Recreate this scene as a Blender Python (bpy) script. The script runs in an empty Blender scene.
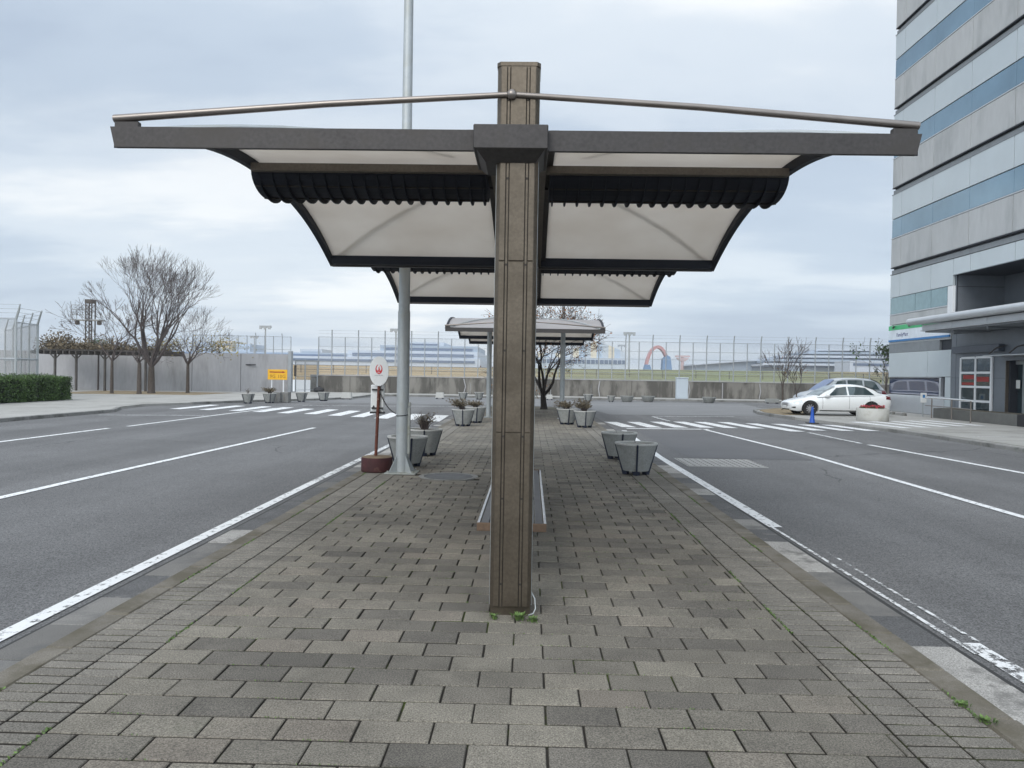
import bpy, math, random
from mathutils import Vector, Matrix
random.seed(7)
PI = math.pi
HAZE_DENSITY = 0.0004
S = bpy.context.scene
COL = S.collection

# ------------------------------------------------------------------ camera
F_PX = 769.0; EYE = 1.55
ROLL = math.radians(0.96); PITCH = math.atan(9/F_PX); YAW = math.atan(18/F_PX)
def _basis():
    f = Vector((-math.sin(YAW)*math.cos(PITCH), math.cos(YAW)*math.cos(PITCH), -math.sin(PITCH)))
    r0 = Vector((math.cos(YAW), math.sin(YAW), 0)); u0 = r0.cross(f)
    c, s = math.cos(ROLL), math.sin(ROLL)
    return c*r0+s*u0, c*u0-s*r0, f
CR, CU, CF = _basis()
cd = bpy.data.cameras.new('camera'); cam = bpy.data.objects.new('camera', cd); COL.objects.link(cam)
cd.sensor_width = 36; cd.sensor_fit = 'HORIZONTAL'; cd.lens = 36*F_PX/1024
cd.clip_start = 0.05; cd.clip_end = 6000
cam.matrix_world = Matrix(((CR.x, CU.x, -CF.x, 0), (CR.y, CU.y, -CF.y, 0), (CR.z, CU.z, -CF.z, EYE), (0, 0, 0, 1)))
S.camera = cam

# ------------------------------------------------------------------ world, sun, exposure
SUN_EL, SUN_AZ = math.radians(40), math.radians(205)      # azimuth clockwise from +Y: behind the camera, to the left
W = bpy.data.worlds.new('World'); S.world = W; W.use_nodes = True
nt = W.node_tree; N = nt.nodes; L = nt.links; N.clear()
def wn(t, **k):
    n = N.new(t)
    for a, b in k.items(): setattr(n, a, b)
    return n
wout = wn('ShaderNodeOutputWorld'); wbg = wn('ShaderNodeBackground'); L.new(wbg.outputs[0], wout.inputs[0])
sky = wn('ShaderNodeTexSky', sky_type='NISHITA', sun_disc=False, sun_elevation=SUN_EL, sun_rotation=SUN_AZ, dust_density=2.0, air_density=1.2)
wbg.inputs['Strength'].default_value = 0.12
tc = wn('ShaderNodeTexCoord'); sep = wn('ShaderNodeSeparateXYZ'); L.new(tc.outputs['Generated'], sep.inputs[0])
def wm(op, a, b=None, clamp=False):
    n = wn('ShaderNodeMath', operation=op, use_clamp=clamp)
    for i, v in enumerate((a, b)):
        if v is None: continue
        if isinstance(v, (int, float)): n.inputs[i].default_value = v
        else: L.new(v, n.inputs[i])
    return n.outputs[0]
zc = wm('MAXIMUM', sep.outputs['Z'], 0.0)
den = wm('ADD', zc, 0.15)
cmb = wn('ShaderNodeCombineXYZ'); L.new(wm('DIVIDE', sep.outputs['X'], den), cmb.inputs[0]); L.new(wm('DIVIDE', sep.outputs['Y'], den), cmb.inputs[1])
def wnoise(scale, detail, rough, loc, sc=(1, 1, 1)):
    mp = wn('ShaderNodeMapping'); mp.inputs['Location'].default_value = loc; mp.inputs['Scale'].default_value = sc
    L.new(cmb.outputs[0], mp.inputs[0])
    n = wn('ShaderNodeTexNoise'); n.inputs['Scale'].default_value = scale; n.inputs['Detail'].default_value = detail
    n.inputs['Roughness'].default_value = rough; L.new(mp.outputs[0], n.inputs['Vector']); return n.outputs['Fac']
n1 = wnoise(0.55, 7, 0.52, (3.1, 1.7, 0), (0.7, 1, 1)); n2 = wnoise(1.6, 8, 0.55, (9.0, 4.2, 0), (0.5, 1, 1))
mixn = wm('ADD', wm('MULTIPLY', n1, 0.74), wm('MULTIPLY', n2, 0.26))
def ramp(fac, stops, interp='EASE'):
    r = wn('ShaderNodeValToRGB'); r.color_ramp.interpolation = interp
    e = r.color_ramp.elements
    while len(e) < len(stops): e.new(0.5)
    for q, (p, c) in zip(e, stops): q.position = p; q.color = (*c, 1)
    L.new(fac, r.inputs[0]); return r.outputs[0]
# cloud colour (divided by the 0.12 strength below)
K = 1/0.12
cl = ramp(mixn, [(0.36, (.420, .505, .630)), (0.45, (.520, .610, .725)), (0.53, (.670, .745, .830)), (0.61, (.880, .915, .945))])
# brightness over elevation: pale band at the horizon, slightly darker aloft, brighter towards the zenith (overcast)
el = ramp(zc, [(0.0, (1.24, 1.22, 1.19)), (0.12, (1.12, 1.11, 1.09)), (0.28, (.98, .98, .98)), (0.45, (1.15, 1.13, 1.10)), (0.75, (2.0, 1.9, 1.8)), (1.0, (2.3, 2.15, 2.0))], 'LINEAR')
def mixrgb(bt, f, a, b):
    n = wn('ShaderNodeMix', data_type='RGBA', blend_type=bt)
    n.inputs[0].default_value = f
    L.new(a, n.inputs[6]) if not isinstance(a, tuple) else setattr(n.inputs[6], 'default_value', a)
    L.new(b, n.inputs[7]) if not isinstance(b, tuple) else setattr(n.inputs[7], 'default_value', b)
    return n.outputs[2]
cloud = mixrgb('MULTIPLY', 1.0, cl, el)
cloud = mixrgb('MULTIPLY', 1.0, cloud, (K, K, K, 1))
back = wm('ADD', 1.0, wm('MULTIPLY', wm('MAXIMUM', wm('MULTIPLY', sep.outputs['Y'], -1.0), 0.0), 0.75))   # brighter cloud on the sun's side, behind the camera
bc = wn('ShaderNodeCombineColor')
for i_ in range(3): L.new(back, bc.inputs[i_])
cloud = mixrgb('MULTIPLY', 1.0, cloud, bc.outputs[0])
L.new(mixrgb('MIX', 0.90, sky.outputs[0], cloud), wbg.inputs['Color'])

sl = bpy.data.lights.new('sun', 'SUN'); sl.energy = 1.2; sl.angle = math.radians(30); sl.color = (1, .965, .92)
so = bpy.data.objects.new('sun', sl); COL.objects.link(so)
sdir = Vector((math.sin(SUN_AZ)*math.cos(SUN_EL), math.cos(SUN_AZ)*math.cos(SUN_EL), math.sin(SUN_EL)))
so.rotation_euler = sdir.to_track_quat('Z', 'Y').to_euler()
so.location = sdir*60
S.view_settings.view_transform = 'Standard'; S.view_settings.look = 'None'
S.view_settings.exposure = 0.15; S.view_settings.gamma = 1; S.view_settings.use_curve_mapping = False
S.cycles.max_bounces = 8; S.cycles.transparent_max_bounces = 24
S.cycles.use_denoising = True

# ------------------------------------------------------------------ materials
def mat(name, col, rough=.7, metal=0., var=.12, scale=3., fine=0., fscale=120., bump=0., bscale=60., bdist=.01,
        island=0., dirt=None, dirt_scale=.8, dirt_lo=.5, dirt_hi=.65, coat=0., spec=.5, stretch=(1, 1, 1), alpha=1., trans=0., emit=None):
    m = bpy.data.materials.new(name); m.use_nodes = True
    t = m.node_tree; n = t.nodes; l = t.links; n.clear()
    out = n.new('ShaderNodeOutputMaterial'); p = n.new('ShaderNodeBsdfPrincipled'); l.new(p.outputs[0], out.inputs[0])
    p.inputs['Roughness'].default_value = rough; p.inputs['Metallic'].default_value = metal
    p.inputs['Coat Weight'].default_value = coat; p.inputs['Specular IOR Level'].default_value = spec
    co = n.new('ShaderNodeTexCoord'); mp = n.new('ShaderNodeMapping'); mp.inputs['Scale'].default_value = stretch
    l.new(co.outputs['Object'], mp.inputs[0])
    def noise(sc, det=4., r=.6):
        q = n.new('ShaderNodeTexNoise'); q.inputs['Scale'].default_value = sc; q.inputs['Detail'].default_value = det
        q.inputs['Roughness'].default_value = r; l.new(mp.outputs[0], q.inputs['Vector']); return q.outputs['Fac']
    def rng(v, a, b, c, d):
        q = n.new('ShaderNodeMapRange'); l.new(v, q.inputs[0])
        for i, x in enumerate((a, b, c, d)): q.inputs[i+1].default_value = x
        return q.outputs[0]
    def mul(a, b):
        q = n.new('ShaderNodeMath'); q.operation = 'MULTIPLY'
        for i, v in enumerate((a, b)):
            if isinstance(v, (int, float)): q.inputs[i].default_value = v
            else: l.new(v, q.inputs[i])
        return q.outputs[0]
    fac = rng(noise(scale), .25, .75, 1-var, 1+var)
    if fine: fac = mul(fac, rng(noise(fscale, 2., .5), .3, .7, 1-fine, 1+fine))
    if island:
        g = n.new('ShaderNodeNewGeometry'); fac = mul(fac, rng(g.outputs['Random Per Island'], 0, 1, 1-island, 1+island))
    vm = n.new('ShaderNodeVectorMath'); vm.operation = 'SCALE'; vm.inputs[0].default_value = col; l.new(fac, vm.inputs['Scale'])
    c = vm.outputs[0]
    if dirt:
        mx = n.new('ShaderNodeMix'); mx.data_type = 'RGBA'
        l.new(rng(noise(dirt_scale, 6., .65), dirt_lo, dirt_hi, 0, 1), mx.inputs[0]); l.new(c, mx.inputs[6]); mx.inputs[7].default_value = (*dirt, 1)
        c = mx.outputs[2]
    l.new(c, p.inputs['Base Color'])
    if bump:
        b = n.new('ShaderNodeBump'); b.inputs['Strength'].default_value = bump; b.inputs['Distance'].default_value = bdist
        l.new(noise(bscale, 4.), b.inputs['Height']); l.new(b.outputs[0], p.inputs['Normal'])
    if trans: p.inputs['Transmission Weight'].default_value = trans
    if alpha < 1:
        p.inputs['Alpha'].default_value = alpha
    if emit:
        p.inputs['Emission Color'].default_value = (*emit, 1); p.inputs['Emission Strength'].default_value = 1
    m['bsdf'] = p.name
    return m
def P_(m): return m.node_tree.nodes[m['bsdf']]

M = {}
M['asphalt'] = mat('asphalt', (.130, .130, .131), .85, var=.10, scale=.35, fine=.55, fscale=70, bump=.5, bscale=90, bdist=.006, dirt=(.10, .101, .105), dirt_scale=.22, dirt_lo=.48, dirt_hi=.66)
M['asphalt_patch'] = mat('asphalt_patch', (.098, .099, .103), .8, var=.12, scale=.6, fine=.22, fscale=90, bump=.35, bscale=110, bdist=.004)
M['asphalt_pale'] = mat('asphalt_pale', (.175, .177, .180), .85, var=.10, scale=.5, fine=.2, fscale=90, bump=.3, bscale=110, bdist=.004)
def _asph(t):
    n, l = t.nodes, t.links
    o = n.new('ShaderNodeOutputMaterial'); p = n.new('ShaderNodeBsdfPrincipled'); l.new(p.outputs[0], o.inputs[0]); p.inputs['Roughness'].default_value = .85
    co = n.new('ShaderNodeTexCoord')
    def noise(sc, det, rg=.6, st=(1, 1, 1)):
        mp = n.new('ShaderNodeMapping'); mp.inputs['Scale'].default_value = st; l.new(co.outputs['Object'], mp.inputs[0])
        q = n.new('ShaderNodeTexNoise'); q.inputs['Scale'].default_value = sc; q.inputs['Detail'].default_value = det; q.inputs['Roughness'].default_value = rg; l.new(mp.outputs[0], q.inputs['Vector']); return q.outputs['Fac']
    def rng(v, a, b, c, d):
        q = n.new('ShaderNodeMapRange'); l.new(v, q.inputs[0])
        for i, x in enumerate((a, b, c, d)): q.inputs[i+1].default_value = x
        return q.outputs[0]
    def mul(a, b):
        q = n.new('ShaderNodeMath'); q.operation = 'MULTIPLY'; l.new(a, q.inputs[0]); l.new(b, q.inputs[1]); return q.outputs[0]
    f = mul(rng(noise(85, 2, .75), .34, .66, .35, 1.75), rng(noise(230, 1), .3, .7, .75, 1.25))
    f = mul(f, rng(noise(.45, 6), .3, .7, .86, 1.12)); f = mul(f, rng(noise(.9, 4, .5, (1, .05, 1)), .32, .68, .78, 1.12))
    f = mul(f, rng(noise(2.6, 6, .7), .60, .72, 1.0, .78))
    vo = n.new('ShaderNodeTexVoronoi'); vo.feature = 'DISTANCE_TO_EDGE'; vo.inputs['Scale'].default_value = .22
    wv = n.new('ShaderNodeTexNoise'); wv.inputs['Scale'].default_value = 1.6; wv.inputs['Detail'].default_value = 5; l.new(co.outputs['Object'], wv.inputs['Vector'])
    mx = n.new('ShaderNodeMix'); mx.data_type = 'VECTOR'; mx.inputs[0].default_value = .35; l.new(co.outputs['Object'], mx.inputs[4]); l.new(wv.outputs['Color'], mx.inputs[5]); l.new(mx.outputs[1], vo.inputs['Vector'])
    crack = rng(vo.outputs['Distance'], .0012, .0035, .50, 1.0)
    msk = rng(noise(.16, 2), .50, .54, 0, 1)
    mm = n.new('ShaderNodeMix'); mm.data_type = 'FLOAT'; l.new(msk, mm.inputs[0]); mm.inputs[2].default_value = 1.0; l.new(crack, mm.inputs[3])
    f = mul(f, mm.outputs[0])
    v = n.new('ShaderNodeVectorMath'); v.operation = 'SCALE'; v.inputs[0].default_value = (.124, .124, .1245); l.new(f, v.inputs['Scale']); l.new(v.outputs[0], p.inputs['Base Color'])
    b = n.new('ShaderNodeBump'); b.inputs['Strength'].default_value = .8; b.inputs['Distance'].default_value = .006; l.new(noise(95, 3, .7), b.inputs['Height']); l.new(b.outputs[0], p.inputs['Normal'])
_ASPH = _asph
M['joint'] = mat('joint', (.045, .040, .033), .95, var=.3, scale=6, dirt=(.075, .10, .022), dirt_scale=1.4, dirt_lo=.53, dirt_hi=.60)
M['seam'] = mat('seam', (.03, .03, .03), .8)
M['gutter'] = mat('gutter', (.19, .184, .172), .85, island=.38, fine=.35, fscale=160, bump=.5, bscale=160, bdist=.004, dirt=(.10, .10, .098), dirt_scale=2.2, dirt_lo=.5, dirt_hi=.7)
M['gutter_pale'] = mat('gutter_pale', (.33, .32, .30), .85, var=.2, fine=.45, fscale=110, dirt=(.16, .155, .145), dirt_scale=5, dirt_lo=.52, dirt_hi=.66, bump=.5, bscale=160, bdist=.004)
M['gutter_dark'] = mat('gutter_dark', (.095, .095, .096), .85, var=.25, fine=.5, fscale=100, dirt=(.17, .165, .155), dirt_scale=5, dirt_lo=.60, dirt_hi=.68, bump=.4, bscale=160, bdist=.004)
M['kerb'] = mat('kerb', (.165, .150, .125), .9, island=.12, fine=.3, fscale=150, bump=.5, bscale=150, bdist=.004, dirt=(.10, .088, .062), dirt_scale=2.5, dirt_lo=.42, dirt_hi=.62)
M['conc_kerb'] = mat('conc_kerb', (.23, .23, .22), .9, island=.12, fine=.2, bump=.3, dirt=(.12, .12, .11), dirt_scale=1.5)
M['pave_far'] = mat('pave_far', (.34, .335, .315), .9, var=.10, scale=.8, fine=.12, fscale=30, dirt=(.24, .235, .215), dirt_scale=.5, dirt_lo=.5, dirt_hi=.7)
M['soil'] = mat('soil', (.10, .085, .06), .95, var=.3, scale=2, dirt=(.07, .075, .035), dirt_scale=1.5)
M['deadgrass'] = mat('deadgrass', (.22, .17, .10), .95, var=.3, scale=2, dirt=(.15, .12, .07), dirt_scale=1.5)
M['bronze'] = mat('bronze', (.132, .110, .084), .38, .7, var=.18, scale=2.5, fine=.12, fscale=55, dirt=(.085, .070, .052), dirt_scale=2.2, dirt_lo=.5, dirt_hi=.7)
M['bronze_dark'] = mat('bronze_dark', (.058, .054, .053), .55, .4, var=.15, scale=3, fine=.15, fscale=40, dirt=(.055, .05, .046), dirt_scale=3)
M['bronze_mid'] = mat('bronze_mid', (.150, .130, .108), .5, .5, var=.15, scale=3, fine=.12, fscale=40)
M['groove'] = mat('groove', (.035, .030, .026), .8)
M['navy'] = mat('navy', (.015, .018, .027), .65, .0, var=.2, spec=.3)
M['steel'] = mat('steel', (.25, .225, .205), .35, .85, var=.1, scale=8, stretch=(1, 1, 1))
M['chrome'] = mat('chrome', (.75, .75, .75), .25, .9)
M['galv'] = mat('galv', (.39, .42, .43), .55, .35, var=.10, scale=2, fine=.05, fscale=20, dirt=(.37, .39, .38), dirt_scale=5)
M['galv_dirty'] = mat('galv_dirty', (.34, .36, .34), .6, .2, var=.12, scale=3, dirt=(.22, .21, .14), dirt_scale=4, dirt_lo=.5, dirt_hi=.75)
M['galv_far'] = mat('galv_far', (.34, .365, .385), .6, .2, var=.05)
M['planter'] = mat('planter', (.29, .30, .29), .9, var=.12, scale=5, fine=.3, fscale=120, bump=.4, bscale=120, bdist=.004, dirt=(.20, .205, .19), dirt_scale=4, dirt_lo=.5, dirt_hi=.75)
M['planter_rim'] = mat('planter_rim', (.50, .50, .48), .9, fine=.2, fscale=100, bump=.3, bscale=120)
M['strap'] = mat('strap', (.025, .032, .055), .6, .3)
M['gravel'] = mat('gravel', (.33, .32, .29), .95, var=.2, scale=20, fine=.4, fscale=60, bump=1, bscale=60, bdist=.02)
M['rust'] = mat('rust', (.11, .035, .022), .85, var=.3, scale=12, dirt=(.40, .30, .24), dirt_scale=14, dirt_lo=.60, dirt_hi=.66, bump=.4, bscale=50)
M['maroon'] = mat('maroon', (.042, .009, .010), .75, var=.3, scale=8, dirt=(.08, .035, .028), dirt_scale=12, dirt_lo=.58, dirt_hi=.68)
M['rust_top'] = mat('rust_top', (.17, .125, .08), .9, var=.3, scale=6)
M['white_sign'] = mat('white_sign', (.70, .72, .72), .45, var=.04, dirt=(.55, .56, .54), dirt_scale=5, dirt_lo=.55, dirt_hi=.8)
M['red'] = mat('red', (.55, .02, .03), .5, var=.05)
M['grey_text'] = mat('grey_text', (.22, .22, .25), .6)
M['black'] = mat('black', (.018, .018, .020), .6)
M['yellow'] = mat('yellow', (.80, .44, .02), .5, var=.06)
M['dark_red'] = mat('dark_red', (.28, .012, .008), .5)
M['brown_text'] = mat('brown_text', (.30, .13, .01), .6)
M['wall_conc'] = mat('wall_conc', (.375, .375, .385), .9, var=.10, scale=.7, fine=.06, fscale=8, dirt=(.24, .24, .235), dirt_scale=1.1, dirt_lo=.52, dirt_hi=.78, stretch=(1, 1, .22))
M['wall_dirty'] = mat('wall_dirty', (.225, .215, .195), .95, var=.2, scale=1, dirt=(.105, .10, .09), dirt_scale=.9, dirt_lo=.44, dirt_hi=.56, stretch=(1, 1, .3))
M['wood_dark'] = mat('wood_dark', (.085, .078, .072), .85, var=.25, scale=4)
M['bark'] = mat('bark', (.085, .070, .060), .95, var=.25, scale=8)
M['bark_dark'] = mat('bark_dark', (.038, .032, .028), .95, var=.3, scale=8)
M['twig'] = mat('twig', (.085, .070, .066), .95, var=.2)
M['hedge'] = mat('hedge', (.060, .110, .028), .6, island=.6, var=.45, scale=1.6)
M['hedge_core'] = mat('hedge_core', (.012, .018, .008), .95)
M['leaf_green'] = mat('leaf_green', (.045, .085, .025), .6, island=.5)
M['leaf_brown'] = mat('leaf_brown', (.24, .115, .050), .8, island=.5)
M['leaf_yellow'] = mat('leaf_yellow', (.30, .25, .08), .8, island=.5)
M['leaf_dry'] = mat('leaf_dry', (.145, .120, .080), .9, island=.5)
M['leaf_vine'] = mat('leaf_vine', (.155, .125, .082), .9, island=.6, var=.3, scale=.8)
M['weed'] = mat('weed', (.10, .165, .045), .7, island=.4)
M['flower'] = mat('flower', (.40, .05, .07), .7, island=.5)
M['panel_light'] = mat('panel_light', (.52, .575, .60), .38, .25, var=.05, scale=.6)
M['panel_grey'] = mat('panel_grey', (.45, .465, .47), .75, var=.06, scale=.4, fine=.04, fscale=5, dirt=(.36, .375, .38), dirt_scale=.7, stretch=(1, 1, .3))
M['panel_dark'] = mat('panel_dark', (.085, .10, .125), .5, .1, var=.1)
M['panel_slate'] = mat('panel_slate', (.17, .19, .215), .5, .2, var=.08)
M['groove_dark'] = mat('groove_dark', (.03, .035, .045), .6)
M['louver'] = mat('louver', (.24, .26, .275), .6, .3)
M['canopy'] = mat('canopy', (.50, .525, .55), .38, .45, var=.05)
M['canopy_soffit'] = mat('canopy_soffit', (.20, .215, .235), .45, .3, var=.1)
M['blue_glass'] = mat('blue_glass', (.185, .29, .37), .06, .45, var=.22, scale=.3, spec=.9)
M['dark_glass'] = mat('dark_glass', (.035, .055, .065), .04, .15, var=.1, spec=.9)
M['navy_glass'] = mat('navy_glass', (.02, .035, .085), .04, .2, spec=.9)
M['window_green'] = mat('window_green', (.25, .36, .38), .08, .45, spec=.9)
M['joint_side'] = mat('joint_side', (.040, .036, .030), .95, var=.3, scale=6, dirt=(.060, .080, .020), dirt_scale=1.4, dirt_lo=.53, dirt_hi=.62)
M['white_frame'] = mat('white_frame', (.72, .74, .76), .45, var=.03)
M['sign_green'] = mat('sign_green', (.045, .42, .16), .35)
M['sign_blue'] = mat('sign_blue', (.02, .17, .42), .35)
M['sign_white'] = mat('sign_white', (.66, .72, .78), .35)
M['sign_navy'] = mat('sign_navy', (.03, .04, .16), .5)
M['plinth'] = mat('plinth', (.12, .122, .115), .8, var=.15, scale=3)
M['car_white'] = mat('car_white', (.80, .82, .82), .22, 0, var=.0, coat=.8)
M['car_silver'] = mat('car_silver', (.42, .45, .48), .3, .5, var=.0, coat=.5)
M['car_glass'] = mat('car_glass', (.035, .055, .06), .04, .0, spec=1.)
M['windshield'] = mat('windshield', (.30, .36, .38), .08, .4, spec=1.)
M['tyre'] = mat('tyre', (.02, .02, .02), .9)
M['rim'] = mat('rim', (.50, .50, .52), .3, .8)
M['lamp_glass'] = mat('lamp_glass', (.62, .66, .68), .1, .3, spec=1.)
M['tail_red'] = mat('tail_red', (.12, .012, .015), .15)
M['trim_black'] = mat('trim_black', (.03, .03, .03), .5)
M['blue_plastic'] = mat('blue_plastic', (.012, .085, .42), .5, var=.15)
M['sunshade'] = mat('sunshade', (.16, .21, .33), .5)
M['pot'] = mat('pot', (.50, .50, .47), .9, var=.06, fine=.08, dirt=(.40, .39, .35), dirt_scale=3)
M['cabinet'] = mat('cabinet', (.53, .60, .66), .5, var=.03)
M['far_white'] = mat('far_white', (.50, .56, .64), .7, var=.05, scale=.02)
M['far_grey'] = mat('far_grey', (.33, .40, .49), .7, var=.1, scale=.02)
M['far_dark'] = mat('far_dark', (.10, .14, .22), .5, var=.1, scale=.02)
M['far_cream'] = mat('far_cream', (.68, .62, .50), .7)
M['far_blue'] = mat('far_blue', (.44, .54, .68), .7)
M['arch_red'] = mat('arch_red', (.48, .24, .24), .6)
M['arch_blue'] = mat('arch_blue', (.13, .24, .42), .6)
M['tower_red'] = mat('tower_red', (.52, .38, .37), .6)
M['manhole'] = mat('manhole', (.13, .135, .14), .7, .3, var=.2, scale=8, bump=.8, bscale=40)
M['grate'] = mat('grate', (.42, .42, .41), .85, var=.1, scale=8)
M['wood_brown'] = mat('wood_brown', (.13, .085, .055), .7, var=.2, scale=6, stretch=(6, 1, 6))
M['seat_dark'] = mat('seat_dark', (.075, .075, .080), .35, .2, var=.3, scale=5)
M['paper'] = mat('paper', (.70, .72, .70), .8)

def special(name, build):
    m = bpy.data.materials.new(name); m.use_nodes = True; m.node_tree.nodes.clear(); build(m.node_tree); M[name] = m
def _membrane(t):
    n, l = t.nodes, t.links
    o = n.new('ShaderNodeOutputMaterial'); a = n.new('ShaderNodeMixShader'); d = n.new('ShaderNodeBsdfPrincipled'); tr = n.new('ShaderNodeBsdfTranslucent')
    co = n.new('ShaderNodeTexCoord'); q = n.new('ShaderNodeTexNoise'); q.inputs['Scale'].default_value = 1.3; q.inputs['Detail'].default_value = 5
    l.new(co.outputs['Object'], q.inputs['Vector'])
    r = n.new('ShaderNodeValToRGB'); r.color_ramp.elements[0].position = .35; r.color_ramp.elements[1].position = .7
    r.color_ramp.elements[0].color = (.73, .655, .54, 1); r.color_ramp.elements[1].color = (.83, .765, .65, 1)
    l.new(q.outputs['Fac'], r.inputs[0]); l.new(r.outputs[0], tr.inputs[0]); l.new(r.outputs[0], d.inputs['Base Color'])
    d.inputs['Roughness'].default_value = .55
    a.inputs[0].default_value = .50; l.new(d.outputs[0], a.inputs[1]); l.new(tr.outputs[0], a.inputs[2]); l.new(a.outputs[0], o.inputs[0])
special('membrane', _membrane); special('asphalt', _ASPH)
def _paver(t):
    n, l = t.nodes, t.links
    o = n.new('ShaderNodeOutputMaterial'); p = n.new('ShaderNodeBsdfPrincipled'); l.new(p.outputs[0], o.inputs[0]); p.inputs['Roughness'].default_value = .92
    g = n.new('ShaderNodeNewGeometry'); co = n.new('ShaderNodeTexCoord')
    r = n.new('ShaderNodeValToRGB'); e = r.color_ramp.elements
    e[0].position = 0; e[0].color = (.128, .117, .099, 1); e[1].position = 1; e[1].color = (.254, .232, .188, 1)
    for pos, c in ((.10, (.160, .146, .124)), (.40, (.190, .173, .143)), (.60, (.207, .189, .155)), (.85, (.228, .208, .170)), (.93, (.222, .195, .160))):
        q = e.new(pos); q.color = (*c, 1)
    l.new(g.outputs['Random Per Island'], r.inputs[0])
    def noise(sc, det, rg=.6):
        q = n.new('ShaderNodeTexNoise'); q.inputs['Scale'].default_value = sc; q.inputs['Detail'].default_value = det; q.inputs['Roughness'].default_value = rg
        l.new(co.outputs['Object'], q.inputs['Vector']); return q.outputs['Fac']
    def rng(v, a, b, c, d):
        q = n.new('ShaderNodeMapRange'); l.new(v, q.inputs[0])
        for i, x in enumerate((a, b, c, d)): q.inputs[i+1].default_value = x
        return q.outputs[0]
    def mul(a, b):
        q = n.new('ShaderNodeMath'); q.operation = 'MULTIPLY'; l.new(a, q.inputs[0]); l.new(b, q.inputs[1]); return q.outputs[0]
    big = rng(noise(.55, 5), .35, .68, .64, 1.05)
    mid = rng(noise(5, 4), .3, .7, .88, 1.12)
    sp = rng(noise(130, 2, .7), .34, .66, .50, 1.48)
    sp2 = rng(noise(330, 1), .3, .7, .75, 1.28)
    v = n.new('ShaderNodeVectorMath'); v.operation = 'SCALE'; l.new(r.outputs[0], v.inputs[0]); l.new(mul(mul(big, mid), mul(sp, sp2)), v.inputs['Scale'])
    mx = n.new('ShaderNodeMix'); mx.data_type = 'RGBA'; l.new(rng(noise(1.1, 6, .7), .60, .72, 0, .35), mx.inputs[0]); l.new(v.outputs[0], mx.inputs[6]); mx.inputs[7].default_value = (.10, .105, .07, 1)
    st = rng(noise(1.7, 7, .75), .56, .66, 1.0, .80)
    v2 = n.new('ShaderNodeVectorMath'); v2.operation = 'SCALE'; l.new(mx.outputs[2], v2.inputs[0]); l.new(st, v2.inputs['Scale'])
    l.new(v2.outputs[0], p.inputs['Base Color'])
    b = n.new('ShaderNodeBump'); b.inputs['Strength'].default_value = .7; b.inputs['Distance'].default_value = .004; l.new(noise(170, 3, .7), b.inputs['Height']); l.new(b.outputs[0], p.inputs['Normal'])
special('membrane_top', lambda t: (_membrane(t), [setattr(e, 'color', (.70, .70, .74, 1)) for n in t.nodes if n.type == 'VALTORGB' for e in n.color_ramp.elements], setattr(next(n for n in t.nodes if n.type == 'MIX_SHADER').inputs[0], 'default_value', .74)))
special('paver', _paver)
def _edge(t):
    _paver(t); r = next(n for n in t.nodes if n.type == 'VALTORGB')
    for e, v in zip(r.color_ramp.elements, (.84, .90, .96, 1.0, 1.04, 1.08, 1.16)): e.color = (.205*v, .190*v, .163*v, 1)
special('paver_edge', _edge)
def _paint(t, lo=.42, hi=.52, scale=9.):
    n, l = t.nodes, t.links
    o = n.new('ShaderNodeOutputMaterial'); p = n.new('ShaderNodeBsdfPrincipled'); tr = n.new('ShaderNodeBsdfTransparent'); a = n.new('ShaderNodeMixShader')
    co = n.new('ShaderNodeTexCoord'); q = n.new('ShaderNodeTexNoise'); q.inputs['Scale'].default_value = scale; q.inputs['Detail'].default_value = 8; q.inputs['Roughness'].default_value = .75
    l.new(co.outputs['Object'], q.inputs['Vector'])
    m = n.new('ShaderNodeMapRange'); l.new(q.outputs['Fac'], m.inputs[0])
    for i, x in enumerate((lo, hi, 1, 0)): m.inputs[i+1].default_value = x
    p.inputs['Base Color'].default_value = (.72, .73, .73, 1); p.inputs['Roughness'].default_value = .7
    l.new(m.outputs[0], a.inputs[0]); l.new(tr.outputs[0], a.inputs[1]); l.new(p.outputs[0], a.inputs[2]); l.new(a.outputs[0], o.inputs[0])
special('paint', lambda t: _paint(t, .55, .63, 13.))
special('paint_worn', lambda t: _paint(t, .49, .57, 16.))
special('paint_faint', lambda t: _paint(t, .42, .52, 14.))
def _mesh(t, fill):
    n, l = t.nodes, t.links
    o = n.new('ShaderNodeOutputMaterial'); p = n.new('ShaderNodeBsdfPrincipled'); tr = n.new('ShaderNodeBsdfTransparent'); a = n.new('ShaderNodeMixShader')
    p.inputs['Base Color'].default_value = (.42, .45, .47, 1); p.inputs['Roughness'].default_value = .6; p.inputs['Metallic'].default_value = .2
    a.inputs[0].default_value = fill; l.new(tr.outputs[0], a.inputs[1]); l.new(p.outputs[0], a.inputs[2]); l.new(a.outputs[0], o.inputs[0])
special('wire_mesh', lambda t: _mesh(t, .11))
special('wire_mesh_dense', lambda t: (_mesh(t, .38), setattr(next(n for n in t.nodes if n.type == 'BSDF_PRINCIPLED').inputs['Base Color'], 'default_value', (.27, .28, .28, 1))))
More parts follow.
